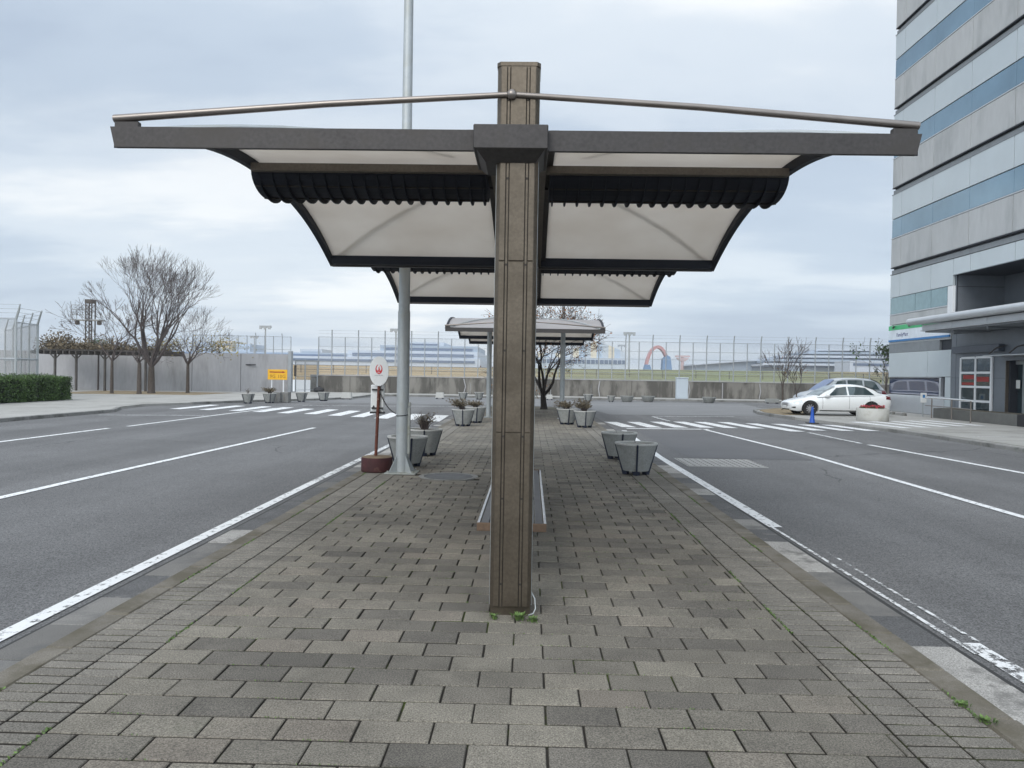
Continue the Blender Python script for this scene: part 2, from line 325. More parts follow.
def _grass(t):
    n, l = t.nodes, t.links
    o = n.new('ShaderNodeOutputMaterial'); p = n.new('ShaderNodeBsdfPrincipled'); l.new(p.outputs[0], o.inputs[0]); p.inputs['Roughness'].default_value = .95
    co = n.new('ShaderNodeTexCoord'); sp = n.new('ShaderNodeSeparateXYZ'); l.new(co.outputs['Object'], sp.inputs[0])
    q = n.new('ShaderNodeTexNoise'); q.inputs['Scale'].default_value = .06; q.inputs['Detail'].default_value = 6; q.inputs['Roughness'].default_value = .6; l.new(co.outputs['Object'], q.inputs['Vector'])
    ad = n.new('ShaderNodeMath'); ad.operation = 'MULTIPLY_ADD'; l.new(q.outputs['Fac'], ad.inputs[0]); ad.inputs[1].default_value = 26; l.new(sp.outputs['X'], ad.inputs[2])
    r = n.new('ShaderNodeValToRGB'); e = r.color_ramp.elements
    m = n.new('ShaderNodeMapRange'); l.new(ad.outputs[0], m.inputs[0]); m.inputs[1].default_value = -30; m.inputs[2].default_value = 70
    e[0].position = 0; e[0].color = (.34, .24, .12, 1); e[1].position = 1; e[1].color = (.27, .19, .11, 1)
    for pos, c in ((.38, (.32, .235, .115)), (.47, (.19, .185, .075)), (.62, (.16, .185, .068)), (.76, (.19, .175, .08)), (.86, (.26, .19, .11))):
        z = e.new(pos); z.color = (*c, 1)
    l.new(m.outputs[0], r.inputs[0])
    q2 = n.new('ShaderNodeTexNoise'); q2.inputs['Scale'].default_value = .5; q2.inputs['Detail'].default_value = 5
    mp = n.new('ShaderNodeMapping'); mp.inputs['Scale'].default_value = (.12, 1, 1); l.new(co.outputs['Object'], mp.inputs[0]); l.new(mp.outputs[0], q2.inputs['Vector'])
    m2 = n.new('ShaderNodeMapRange'); l.new(q2.outputs['Fac'], m2.inputs[0])
    for i, x in enumerate((.3, .7, .70, 1.25)): m2.inputs[i+1].default_value = x
    v = n.new('ShaderNodeVectorMath'); v.operation = 'SCALE'; l.new(r.outputs[0], v.inputs[0]); l.new(m2.outputs[0], v.inputs['Scale']); l.new(v.outputs[0], p.inputs['Base Color'])
special('airfield_grass', _grass)

# ------------------------------------------------------------------ mesh helpers
class MB:
    def __init__(s): s.v = []; s.f = []; s.m = []
    def add(s, vs, fs, mi=0):
        o = len(s.v); s.v += [tuple(v) for v in vs]; s.f += [tuple(i+o for i in f) for f in fs]; s.m += [mi]*len(fs); return s
    def box(s, x0, x1, y0, y1, z0, z1, b=0., mi=0, rz=0., piv=None):
        if x1 < x0: x0, x1 = x1, x0
        if y1 < y0: y0, y1 = y1, y0
        if z1 < z0: z0, z1 = z1, z0
        b = min(b, (x1-x0)*.45, (y1-y0)*.45, (z1-z0)*.45)
        if b <= 0:
            vs = [(x, y, z) for z in (z0, z1) for y in (y0, y1) for x in (x0, x1)]
            fs = [(0, 2, 3, 1), (4, 5, 7, 6), (0, 1, 5, 4), (2, 6, 7, 3), (0, 4, 6, 2), (1, 3, 7, 5)]
        else:
            vs = []; idx = {}
            for i, (sx, sy, sz) in enumerate([(a, c, d) for d in (-1, 1) for c in (-1, 1) for a in (-1, 1)]):
                X = x0 if sx < 0 else x1; Y = y0 if sy < 0 else y1; Z = z0 if sz < 0 else z1
                for ax, pt in enumerate(((X, Y-sy*b, Z-sz*b), (X-sx*b, Y, Z-sz*b), (X-sx*b, Y-sy*b, Z))):
                    idx[(sx, sy, sz, ax)] = len(vs); vs.append(pt)
            g = lambda *k: idx[k]; fs = []
            for sx in (-1, 1):
                q = [g(sx, -1, -1, 0), g(sx, 1, -1, 0), g(sx, 1, 1, 0), g(sx, -1, 1, 0)]; fs.append(q if sx > 0 else q[::-1])
            for sy in (-1, 1):
                q = [g(-1, sy, -1, 1), g(1, sy, -1, 1), g(1, sy, 1, 1), g(-1, sy, 1, 1)]; fs.append(q if sy < 0 else q[::-1])
            for sz in (-1, 1):
                q = [g(-1, -1, sz, 2), g(1, -1, sz, 2), g(1, 1, sz, 2), g(-1, 1, sz, 2)]; fs.append(q if sz > 0 else q[::-1])
            for sy in (-1, 1):
                for sz in (-1, 1): fs.append([g(-1, sy, sz, 1), g(1, sy, sz, 1), g(1, sy, sz, 2), g(-1, sy, sz, 2)])
            for sx in (-1, 1):
                for sz in (-1, 1): fs.append([g(sx, -1, sz, 0), g(sx, 1, sz, 0), g(sx, 1, sz, 2), g(sx, -1, sz, 2)])
            for sx in (-1, 1):
                for sy in (-1, 1): fs.append([g(sx, sy, -1, 0), g(sx, sy, 1, 0), g(sx, sy, 1, 1), g(sx, sy, -1, 1)])
            for sx in (-1, 1):
                for sy in (-1, 1):
                    for sz in (-1, 1): fs.append([g(sx, sy, sz, 0), g(sx, sy, sz, 1), g(sx, sy, sz, 2)])
            c = Vector(((x0+x1)/2, (y0+y1)/2, (z0+z1)/2)); ff = []
            for f in fs:
                a, d, e = (Vector(vs[i]) for i in f[:3]); nn = (d-a).cross(e-a)
                mid = sum((Vector(vs[i]) for i in f), Vector())/len(f)
                ff.append(f if nn.dot(mid-c) > 0 else f[::-1])
            fs = ff
        if rz:
            c, sn = math.cos(rz), math.sin(rz); px, py = piv or ((x0+x1)/2, (y0+y1)/2)
            vs = [(px+(x-px)*c-(y-py)*sn, py+(x-px)*sn+(y-py)*c, z) for x, y, z in vs]
        return s.add(vs, fs, mi)
    def prism(s, poly, axis, a, b, mi=0):
        """poly: 2D points; extruded along axis from a to b. axis x: pts=(y,z); y: (x,z); z: (x,y)"""
        n = len(poly)
        mk = {'x': lambda p, t: (t, p[0], p[1]), 'y': lambda p, t: (p[0], t, p[1]), 'z': lambda p, t: (p[0], p[1], t)}[axis]
        vs = [mk(p, a) for p in poly]+[mk(p, b) for p in poly]
        fs = [tuple(range(n))[::-1], tuple(range(n, 2*n))]+[(i, (i+1) % n, n+(i+1) % n, n+i) for i in range(n)]
        area = sum(poly[i][0]*poly[(i+1) % n][1]-poly[(i+1) % n][0]*poly[i][1] for i in range(n))
        flip = (area < 0) != (axis == 'y') != (b < a)
        if flip: fs = [f[::-1] for f in fs]
        return s.add(vs, fs, mi)
    def tube(s, pts, rad, n=8, mi=0, caps=True):
        pts = [Vector(p) for p in pts]; k = len(pts)
        if not isinstance(rad, (list, tuple)): rad = [rad]*k
        vs = []; d0 = (pts[1]-pts[0]).normalized()
        ref = Vector((0, 0, 1)) if abs(d0.z) < .9 else Vector((1, 0, 0)); u = d0.cross(ref).normalized()
        for i, p in enumerate(pts):
            d = (pts[min(i+1, k-1)]-pts[max(i-1, 0)]).normalized(); u = (u-d*u.dot(d)).normalized(); w = d.cross(u)
            for j in range(n):
                a = 2*PI*j/n; vs.append(p+(u*math.cos(a)+w*math.sin(a))*rad[i])
        fs = [(i*n+j, i*n+(j+1) % n, (i+1)*n+(j+1) % n, (i+1)*n+j) for i in range(k-1) for j in range(n)]
        if caps: fs += [tuple(range(n))[::-1], tuple(range((k-1)*n, k*n))]
        return s.add(vs, fs, mi)
    def lathe(s, prof, n=24, c=(0, 0), mi=0, a0=0., a1=2*PI, z0=0.):
        full = abs(a1-a0-2*PI) < 1e-6; m = n if full else n+1; vs = []
        for r, z in prof:
            for j in range(m):
                a = a0+(a1-a0)*j/n; vs.append((c[0]+r*math.cos(a), c[1]+r*math.sin(a), z+z0))
        fs = []
        for i in range(len(prof)-1):
            for j in range(n if full else n):
                k = (j+1) % m if full else j+1
                fs.append((i*m+j, i*m+k, (i+1)*m+k, (i+1)*m+j))
        if full:
            if prof[0][0] > 1e-5: fs.append(tuple(range(n))[::-1])
            if prof[-1][0] > 1e-5: fs.append(tuple(range((len(prof)-1)*n, len(prof)*n)))
        return s.add(vs, fs, mi)
    def quad(s, *p, mi=0): return s.add(p, [tuple(range(len(p)))], mi)
    def sheet(s, x0, x1, y0, y1, z, mi=0): return s.quad((x0, y0, z), (x1, y0, z), (x1, y1, z), (x0, y1, z), mi=mi)
    def leaf(s, c, size, mi=0, up=0.):
        u = Vector((random.gauss(0, 1), random.gauss(0, 1), random.gauss(0, 1))).normalized()
        w = Vector((random.gauss(0, 1), random.gauss(0, 1), random.gauss(0, 1)+up)); w = (w-u*w.dot(u)).normalized()
        c = Vector(c); a = size*random.uniform(.6, 1.2); b = a*random.uniform(.4, .7)
        s.add((c-u*a, c-w*b, c+u*a, c+w*b), [(0, 1, 2, 3)], mi)
    def build(s, name, mats, parent=None, smooth=False, loc=None):
        me = bpy.data.meshes.new(name); me.from_pydata(s.v, [], s.f)
        if not isinstance(mats, (list, tuple)): mats = [mats]
        for q in mats: me.materials.append(M[q])
        if len(mats) > 1: me.polygons.foreach_set('material_index', s.m)
        if smooth: me.polygons.foreach_set('use_smooth', [True]*len(me.polygons))
        me.update()
        if smooth: 
            try: me.set_sharp_from_angle(angle=math.radians(38))
            except Exception: pass
        o = bpy.data.objects.new(name, me); COL.objects.link(o)
        if parent: o.parent = parent
        if loc: o.location = loc
        return o
def tag(o, label=None, cat=None, group=None, kind=None):
    if label: o['label'] = label
    if cat: o['category'] = cat
    if group: o['group'] = group
    if kind: o['kind'] = kind
    return o
def thing(name, label, cat, loc=(0, 0, 0), rz=0., group=None):
    o = bpy.data.objects.new(name, None); o.empty_display_size = .2; COL.objects.link(o); o.location = loc; o.rotation_euler = (0, 0, rz)
    return tag(o, label, cat, group)
def struct(mb, name, mats, smooth=False): return tag(mb.build(name, mats, smooth=smooth), kind='structure')
def copy_tree(o, label=None, loc=None, rz=None, parent=None):
    c = o.copy(); COL.objects.link(c)
    if parent: c.parent = parent
    if label: c['label'] = label
    if loc is not None: c.location = loc
    if rz is not None: c.rotation_euler = (0, 0, rz)
    for ch in o.children: copy_tree(ch, parent=c)
    return c
def text(s, size, parent, m, loc, rot, name='lettering', ext=.002, align='CENTER', sx=1.):
    cu = bpy.data.curves.new(name, 'FONT'); cu.body = s; cu.size = size; cu.align_x = align; cu.align_y = 'CENTER'; cu.extrude = ext; cu.resolution_u = 2
    t = bpy.data.objects.new(name, cu); COL.objects.link(t); bpy.context.view_layer.update()
    me = bpy.data.meshes.new_from_object(t.evaluated_get(bpy.context.evaluated_depsgraph_get())); bpy.data.objects.remove(t); 
    me.materials.clear(); me.materials.append(M[m])
    o = bpy.data.objects.new(name, me); COL.objects.link(o); o.parent = parent; o.location = loc; o.rotation_euler = rot; o.scale = (sx, 1, 1); return o
def ground_at(px, py, z=0.):
    """world point on level z seen at a photo pixel (used once, to read positions off the photo)"""
    d = CF+CR*((px-512)/F_PX)+CU*((384-py)/F_PX); t = (z-EYE)/d.z; return (d.x*t, d.y*t)

# ================================================================== THE GROUND
ROAD = -.10
struct(MB().quad((-1500, -300, -.16), (1500, -300, -.16), (1500, 59.3, -.16), (-1500, 59.3, -.16)), 'ground', 'soil')
struct(MB().sheet(-60, 60, -30, 56, ROAD), 'road', 'asphalt')
g = MB()      # the airfield bank behind the wall and the flat field beyond it
xs = [-900, -300, -120, -60, -40, -20, 0, 20, 40, 60, 120, 300, 900]
ysz = [(59.25, .9), (66, 1.2), (76, 1.95), (85, 2.35), (100, 2.45), (200, 2.5), (1200, 2.6)]
for i, (y, z) in enumerate(ysz):
    for x in xs: g.v.append((x, y, z+(.004*x if abs(x) < 61 and i > 1 else 0)+.05*math.sin(x*.13+y)))
n_ = len(xs)
for i in range(len(ysz)-1):
    for j in range(n_-1): g.f.append((i*n_+j, i*n_+j+1, (i+1)*n_+j+1, (i+1)*n_+j)); g.m.append(0)
struct(g, 'airfield_terrain', 'airfield_grass', smooth=True)
# asphalt patches
struct(MB().quad((3.3, 15.9, -.096), (5.85, 15.9, -.096), (5.95, 23.8, -.096), (3.3, 23.8, -.096)), 'road_patch', 'asphalt_patch')
struct(MB().quad((3.5, 33.5, -.096), (12, 35, -.096), (14, 51, -.096), (2, 51, -.096)), 'road_patch', 'asphalt_pale')
struct(MB().quad((-14, 41, -.096), (1, 41.5, -.096), (1, 53.5, -.096), (-9, 53.5, -.096)), 'road_patch', 'asphalt_pale')

# ---- painted markings (paint sheets 4-8 mm above the asphalt)
Z1 = -.0915
def line(mb, pts, w, step=1.0):
    for (x0, y0), (x1, y1) in zip(pts, pts[1:]):
        d = Vector((x1-x0, y1-y0)); nn = Vector((-d.y, d.x)).normalized()*w/2
        k = max(1, int(d.length/step))
        for i in range(k):
            a = Vector((x0, y0))+d*i/k; b = Vector((x0, y0))+d*(i+1)/k
            mb.quad((a.x+nn.x, a.y+nn.y, Z1), (a.x-nn.x, a.y-nn.y, Z1), (b.x-nn.x, b.y-nn.y, Z1), (b.x+nn.x, b.y+nn.y, Z1))
    return mb
struct(line(MB(), [(-3.19, -8), (-3.2, 11.4)], .125, 5), 'road_edge_line', 'paint')
struct(line(MB(), [(-3.2, 11.4), (-3.16, 22.5)], .13, 5), 'road_edge_line', 'paint_worn')
struct(line(MB(), [(2.80, -8), (2.80, 4.9)], .13, 5), 'road_edge_line', 'paint_worn')
struct(line(MB(), [(2.735, 4.7), (2.72, 8.6)], .035, 5), 'road_edge_line', 'paint_worn')
struct(line(MB(), [(2.87, 4.9), (2.87, 7.4)], .03, 5), 'road_edge_line', 'paint_faint')
struct(line(MB(), [(2.76, 8.6), (2.70, 16), (2.9, 23.6)], .15, 5), 'road_edge_line', 'paint')
struct(line(MB(), [(-6.72, -8), (-6.6, 11), (-6.3, 22.4)], .14, 5), 'lane_line', 'paint')
struct(line(MB(), [(-11.55, -8), (-11.52, 20.8)], .15, 5), 'lane_line', 'paint')
struct(line(MB(), [(-11.42, 21.6), (-11.4, 31.2), (-11.2, 34)], .14, 5), 'lane_line', 'paint')
struct(line(MB(), [(-15.1, 26.6), (-11.6, 27.5)], .16, 5), 'lane_line', 'paint_worn')
struct(line(MB(), [(6.06, -8), (6.1, 10), (6.12, 17), (5.6, 24.9)], .13, 5), 'lane_line', 'paint')
struct(line(MB(), [(9.1, -8), (9.1, 14), (8.75, 20)], .15, 5), 'lane_line', 'paint')
struct(line(MB(), [(8.72, 20.4), (8.72, 24.2)], .13, 5), 'lane_line', 'paint_worn')
struct(line(MB(), [(3.1, 24.6), (5.8, 24.9)], .28, 5), 'stop_line', 'paint')
struct(line(MB(), [(5.15, 32.5), (8.9, 33.6)], .16, 5), 'lane_line', 'paint_worn')
struct(line(MB(), [(5.15, 32.3), (5.3, 29.2)], .14, 5), 'lane_line', 'paint_worn')
struct(line(MB(), [(-11.0, 37.0), (-2.0, 39.2), (1.5, 40.4)], .16, 5), 'lane_line', 'paint_worn')
struct(line(MB(), [(3, 44.6), (14, 46.5)], .16, 5), 'lane_line', 'paint_faint')
struct(line(MB(), [(-3.0, 23.0), (-2.85, 26.3)], .16, 5), 'lane_line', 'paint_worn')
cw = MB()
for x, y in ((-14.7, 31.6), (-13.35, 31.3), (-12.0, 31.0), (-10.85, 30.5), (-9.65, 29.9), (-8.5, 29.6), (-7.35, 28.8), (-6.35, 28.2), (-5.35, 27.6), (-4.35, 27.1), (-3.35, 26.5)):
    a = 4.0 if x > -10 else 4.3
    cw.quad((x-.26, y, Z1), (x+.26, y-.12, Z1), (x+.16, y+a-.15, Z1), (x-.38, y+a, Z1))
struct(cw, 'crosswalk', 'paint')
cw = MB()
for x, y1, y0 in ((3.05, 28.0, 25.2), (3.9, 28.2, 25.3), (4.8, 28.6, 25.5), (5.7, 28.9, 25.7), (6.5, 29.0, 25.75), (7.4, 29.1, 25.8), (8.3, 28.6, 24.6), (9.25, 28.6, 25.3), (10.2, 28.5, 25.4), (11.1, 28.6, 25.6)):
    cw.quad((x-.02, y0, Z1), (x+.46, y0, Z1), (x+.12, y1, Z1), (x-.34, y1, Z1))
struct(cw, 'crosswalk', 'paint')

# ---- the island: pavers, border bricks, kerbs, gutters
IX0, IX1 = -2.51, 2.10; BX0, BX1 = -2.035, 1.625; IY0, IY1 = -2.4, 34.4
struct(MB().box(IX0, IX1, IY0, IY1, -.14, -.016), 'joint_bed', 'joint')
J = .0045
def paver(mb, x0, x1, y0, y1, tilt=.0007, h=.0, J=J):
    z = random.gauss(0, .0005)+.004*math.sin(x0*1.3+.7)*math.sin(y0*.8)+h; a, b = random.gauss(0, tilt), random.gauss(0, tilt)
    jx = random.gauss(0, .0012); x0 += J+jx; x1 -= J-jx; y0 += J+.0018; y1 -= J+.0018; c = .004
    vs = []
    for (ix, zz) in ((0, -.035), (0, -.005), (c, 0)):
        for x, y, sx, sy in ((x0+ix, y0+ix, -1, -1), (x1-ix, y0+ix, 1, -1), (x1-ix, y1-ix, 1, 1), (x0+ix, y1-ix, -1, 1)):
            vs.append((x, y, zz+z+a*sx+b*sy))
    fs = [(i, (i+1) % 4, 4+(i+1) % 4, 4+i) for i in range(4)]+[(4+i, 4+(i+1) % 4, 8+(i+1) % 4, 8+i) for i in range(4)]+[(8, 9, 10, 11)]
    o_ = len(mb.v); mb.v += vs; mb.f += [tuple(i+o_ for i in f) for f in fs]; mb.m += [1]*4+[0]*5
pv = MB(); pe = MB(); PW, PD = .331, .2
row = 0; y = IY0
while y < IY1-.01:
    off = (.5*PW if row % 2 else 0)+.02
    x = BX0-off
    while x < BX1-.02:
        a, b = max(x, BX0), min(x+PW, BX1)
        if b-a > .03 and not ((a+b)/2+1.21)**2+(y+.1-11.6)**2 < .45**2: paver(pv, a, b, y, y+PD)
        x += PW
    for q in range(2):
        yy = y+q*PD/2
        for k in range(2):
            w = (BX0-IX0)/2; paver(pe, IX0+k*w, IX0+(k+1)*w, yy, yy+PD/2, J=.0058)
            paver(pe, BX1+k*w, BX1+(k+1)*w, yy, yy+PD/2, J=.0058)
    row += 1; y += PD
struct(pv, 'pavement', ['paver', 'joint_side']); struct(pe, 'pavement_border', ['paver_edge', 'joint_side'])
kb = MB(); gt = MB(); sm = MB()
y = IY0
while y < IY1:
    for x0, x1 in ((IX0-.175, IX0-.006), (IX1+.006, IX1+.185)):
        z = random.gauss(-.006, .002)
        kb.box(x0, x1, y+.004, y+.596, -.14, z, b=.014)
    for x0, x1 in ((IX0-.52, IX0-.178), (IX1+.188, IX1+.53)):
        gt.box(x0, x1, y+.004, y+.596, -.14, -.083+random.gauss(0, .002), b=.006, mi=random.choices((0, 1, 2), (.40, .25, .35))[0])
    y += .6
struct(kb, 'kerb', 'kerb'); struct(gt, 'gutter', ['gutter', 'gutter_pale', 'gutter_dark'])
struct(MB().sheet(IX0-.555, IX0-.52, IY0, IY1, -.093).sheet(IX1+.53, IX1+.57, IY0, IY1, -.093), 'gutter_seam', 'seam')
# planting bed at the far end of the island
bed = MB(); bed.prism([(-2.3, 34.45), (2.0, 34.45), (1.9, 36.6), (1.0, 38.2), (-1.2, 38.2), (-2.1, 36.6)], 'z', -.14, -.012)
struct(bed, 'planting_bed', 'soil')
kb = MB()
pts = [(-2.51, 34.4), (-2.3, 36.8), (-1.3, 38.4), (1.1, 38.4), (2.0, 36.8), (2.2, 34.4)]
for (x0, y0), (x1, y1) in zip(pts, pts[1:]):
    l_ = math.hypot(x1-x0, y1-y0); a_ = math.atan2(y1-y0, x1-x0); kb.box(x0, x0+l_, y0-.07, y0+.07, -.14, .012, b=.015, rz=a_, piv=(x0, y0))
struct(kb, 'bed_kerb', 'conc_kerb')
# manhole cover in the pavers
t = thing('manhole_cover', 'dark round iron cover set flush in the pavers right of the tall lamp pole', 'manhole cover', (-1.21, 11.6, 0))
MB().lathe([(.36, -.03), (.36, .002), (.34, .004), (0, .004)], 36).build('cover_plate', 'manhole', t)
MB().lathe([(.37, -.03), (.37, .003), (.45, .003), (.45, -.03)], 36).build('frame_ring', 'conc_kerb', t)
# drain slab in the right-hand lane
t = thing('drain_cover', 'pale grey gridded drain slab set in the right hand lane', 'drain cover', (3.72, 15.1, -.096))
b = MB(); b.box(-.75, .75, -.68, .68, -.01, .004); b.build('slab', 'grate', t)
b = MB()
for i in range(13): b.box(-.72+i*.12-.006, -.72+i*.12+.006, -.66, .66, .004, .009)
for i in range(9): b.box(-.74, .74, -.64+i*.16-.007, -.64+i*.16+.007, .0045, .0085)
b.build('grid', 'gutter', t)

# ---- left pavement, its kerb; right pavement, its kerb; far pavement
def polysheet(pts, z0, z1, name, m): return struct(MB().prism(pts, 'z', z0, z1), name, m)
LP = [(-60, -30), (-15.75, -30), (-15.75, 28.6), (-16.6, 30.6), (-17.0, 33.4), (-16.0, 35.9), (-14.6, 39.9), (-12.4, 43.6), (-11.2, 47.5), (-11.2, 59), (-60, 59)]
polysheet(LP, -.15, 0, 'left_pavement', 'pave_far')
RP = [(11.95, -30), (11.95, 24.5), (11.5, 28), (10.95, 32), (10.75, 36), (11.3, 38.6), (12.6, 40.8), (15, 43.6), (20, 45.8), (60, 46), (60, -30)]
polysheet(RP, -.15, 0, 'right_pavement', 'pave_far')
polysheet([(-11.2, 54.6), (60, 54.6), (60, 59), (-11.2, 59)], -.15, .01, 'far_pavement', 'pave_far')
def kerbrun(pts, z=.012, w=.16, m='conc_kerb', seg=1.0):
    mb = MB()
    for (x0, y0), (x1, y1) in zip(pts, pts[1:]):
        L_ = math.hypot(x1-x0, y1-y0); k = max(1, round(L_/seg)); a_ = math.atan2(y1-y0, x1-x0)
        for i in range(k):
            x, y = x0+(x1-x0)*i/k, y0+(y1-y0)*i/k
            mb.box(x+.004, x+L_/k-.004, y-w/2, y+w/2, -.14, z, b=.015, rz=a_, piv=(x, y))
    return mb
struct(kerbrun([(-15.7, 6), (-15.7, 28.6), (-16.5, 30.5)], .015), 'left_kerb', 'conc_kerb')
struct(kerbrun([(-16.0, 36.0), (-14.55, 40.0), (-12.35, 43.7), (-11.15, 47.5), (-11.15, 54.6)], .02), 'left_kerb', 'conc_kerb')
struct(kerbrun([(11.9, 4), (11.9, 24.5), (11.45, 28)], .006, .15), 'right_kerb', 'conc_kerb')
struct(kerbrun([(10.9, 32), (10.7, 36), (11.25, 38.7), (12.6, 40.9), (15, 43.7), (20, 45.9)], .03), 'right_kerb', 'conc_kerb')
struct(kerbrun([(-11.1, 54.55), (0, 54.55), (45, 54.55)], .03, .18, seg=1.5), 'far_kerb', 'conc_kerb')
polysheet([(11.0, 33.8), (12.6, 34.6), (13.8, 37.8), (14.2, 41.6), (12.9, 40.8), (11.4, 38.4), (10.95, 36)], -.01, .025, 'verge', 'deadgrass')
polysheet([(-29, 44.8), (-20.5, 46.8), (-20.3, 52), (-29, 52)], -.01, .014, 'verge', 'deadgrass')
hz = MB(); Z0 = Z1; Z1 = .006
for k in range(5):
    x = 12.35+.92*k; y0 = 25.9+.55*k; line(hz, [(x+.25, y0), (x-.15, y0+3.3)], .42, 9)
struct(hz, 'pavement_hatching', 'paint')
pj = MB(); line(pj, [(12.15, 10), (12.15, 25)], .04, 20)
for i in range(9): line(pj, [(12.1, 12+i*3), (18.4, 12+i*3)], .03, 10)
struct(pj, 'pavement_joint', 'joint')
struct(line(MB(), [(12.3, 22.2), (18, 24.0)], .12, 9), 'pavement_line', 'paint_faint')
Z1 = Z0
# small square paving joints on the left pavement
pj = MB(); Z1 = .003
for i in range(22): line(pj, [(-30, 18+i*1.6), (-16.9, 18+i*1.6)], .025, 20)
for i in range(9): line(pj, [(-30+i*1.6, 10), (-30+i*1.6, 44)], .025, 40)
struct(pj, 'pavement_joint', 'conc_kerb'); Z1 = Z0

# ================================================================== BUS SHELTERS
def ring_curve(u): return 3.51-.535*abs(u)**2.25            # underside height of the edge arms, u in -1..1 over a bay
HW = 2.58
def sh_(m_): m_.v = [(a+.043, b_, d) for a, b_, d in m_.v]
def make_frame(root, y, first, last):
    """column with its mast, fascia box, front or rear beams, tie rods at frame line y"""
    CX = .043
    c = MB(); c.prism([(-.113, y+.145), (-.134, y+.118), (-.134, y-.118), (-.113, y-.145), (.113, y-.145), (.134, y-.118), (.134, y+.118), (.113, y+.145)], 'z', .055, 3.525)
    c.prism([(-.117, y+.149), (-.140, y+.12), (-.140, y-.12), (-.117, y-.149), (.117, y-.149), (.140, y-.12), (.140, y+.12), (.117, y+.149)], 'z', 3.525, 3.55)
    c.box(-.128, .128, y-.13, y+.13, 0, .06)
    c.v = [(a+CX, b_, d) for a, b_, d in c.v]; col = c.build('column', 'bronze', root)
    for s in (-1, 1):
        f = MB()
        for x0, x1 in ((-.111, -.073), (-.051, .051), (.073, .111)):
            for z0, z1 in ((.06, 1.176), (1.182, 2.276), (2.282, 3.52)):
                f.box(x0, x1, y+s*.145, y+s*.157, z0, z1, b=.003)
        sh_(f); f.build('cladding_strip', 'bronze', col)
        f = MB()
        for x in (-.062, .062): f.box(x-.0108, x+.0108, y+s*.1452, y+s*.1470, .06, 3.515)
        sh_(f); f.build('groove', 'groove', col); f = MB()
        for x in (-.062, .062):
            f.box(x-.0065, x+.0065, y+s*.1472, y+s*.1545, .06, 3.515)
        sh_(f); f.build('cladding_strip', 'bronze', col); f = MB()
        for x in (-.062, .062):
            for z in (.2, .75, 1.15, 1.7, 2.25, 2.8, 3.3): f.box(x-.006, x+.006, y+s*.1546, y+s*.158, z, z+.012)
        sh_(f); f.build('rivet', 'groove', col)['kind'] = 'stuff'
    for x in (-1, 1):
        MB().box(CX+x*.1345, CX+x*.137, y-.11, y+.11, .06, 3.515).build('side_panel', 'galv', col)
    fb = MB(); fb.box(-.235, .235, y-.26, y+.26, 2.965, 3.118, b=.006)
    v = [(-.215, y-.25, 2.965), (.215, y-.25, 2.965), (.215, y+.25, 2.965), (-.215, y+.25, 2.965), (-.16, y-.165, 2.905), (.16, y-.165, 2.905), (.16, y+.165, 2.905), (-.16, y+.165, 2.905)]
    fb.add(v, [(0, 1, 5, 4), (1, 2, 6, 5), (2, 3, 7, 6), (3, 0, 4, 7), (4, 5, 6, 7)])
    fb.build('fascia_box', 'bronze_dark', root)
    for s in (-1, 1):
        yb = y-.13 if first else (y+.13 if last else y)
        a, b = s*.237, s*HW
        bm = MB(); y0, y1 = (yb-.05, yb-.015) if first else ((yb+.015, yb+.05) if last else (yb-.05, yb+.05))
        p = [(a, 2.975), (s*(HW-.03), 2.975), (b, 3.105), (a, 3.105)]
        bm.prism(p, 'y', y0, y1); bm.build('edge_beam', 'bronze_dark', root)
        if first or last:
            yy = y0-.004 if first else y1+.004
        br = MB(); br.box(b-s*.17, b-s*.01, yb-.02, yb+.02, 3.108, 3.150, b=.006); brk = br.build('rod_bracket', 'bronze_dark', root)
        rd = MB(); rd.tube([(s*.03, yb-.03, 3.335), (s*1.2, yb-.02, 3.27), (s*(HW-.0), yb, 3.170)], [.019, .0215, .026], 10); rd.build('tie_rod', 'steel', root, smooth=True)
    kn = MB(); yb = y-.16 if first else y+.16
    kn.lathe([(0, -.035), (.02, -.03), (.034, -.012), (.036, 0), (.034, .012), (.02, .03), (0, .035)], 14, c=(0, yb), z0=3.335)
    kn.build('rod_knuckle', 'steel', root, smooth=True)
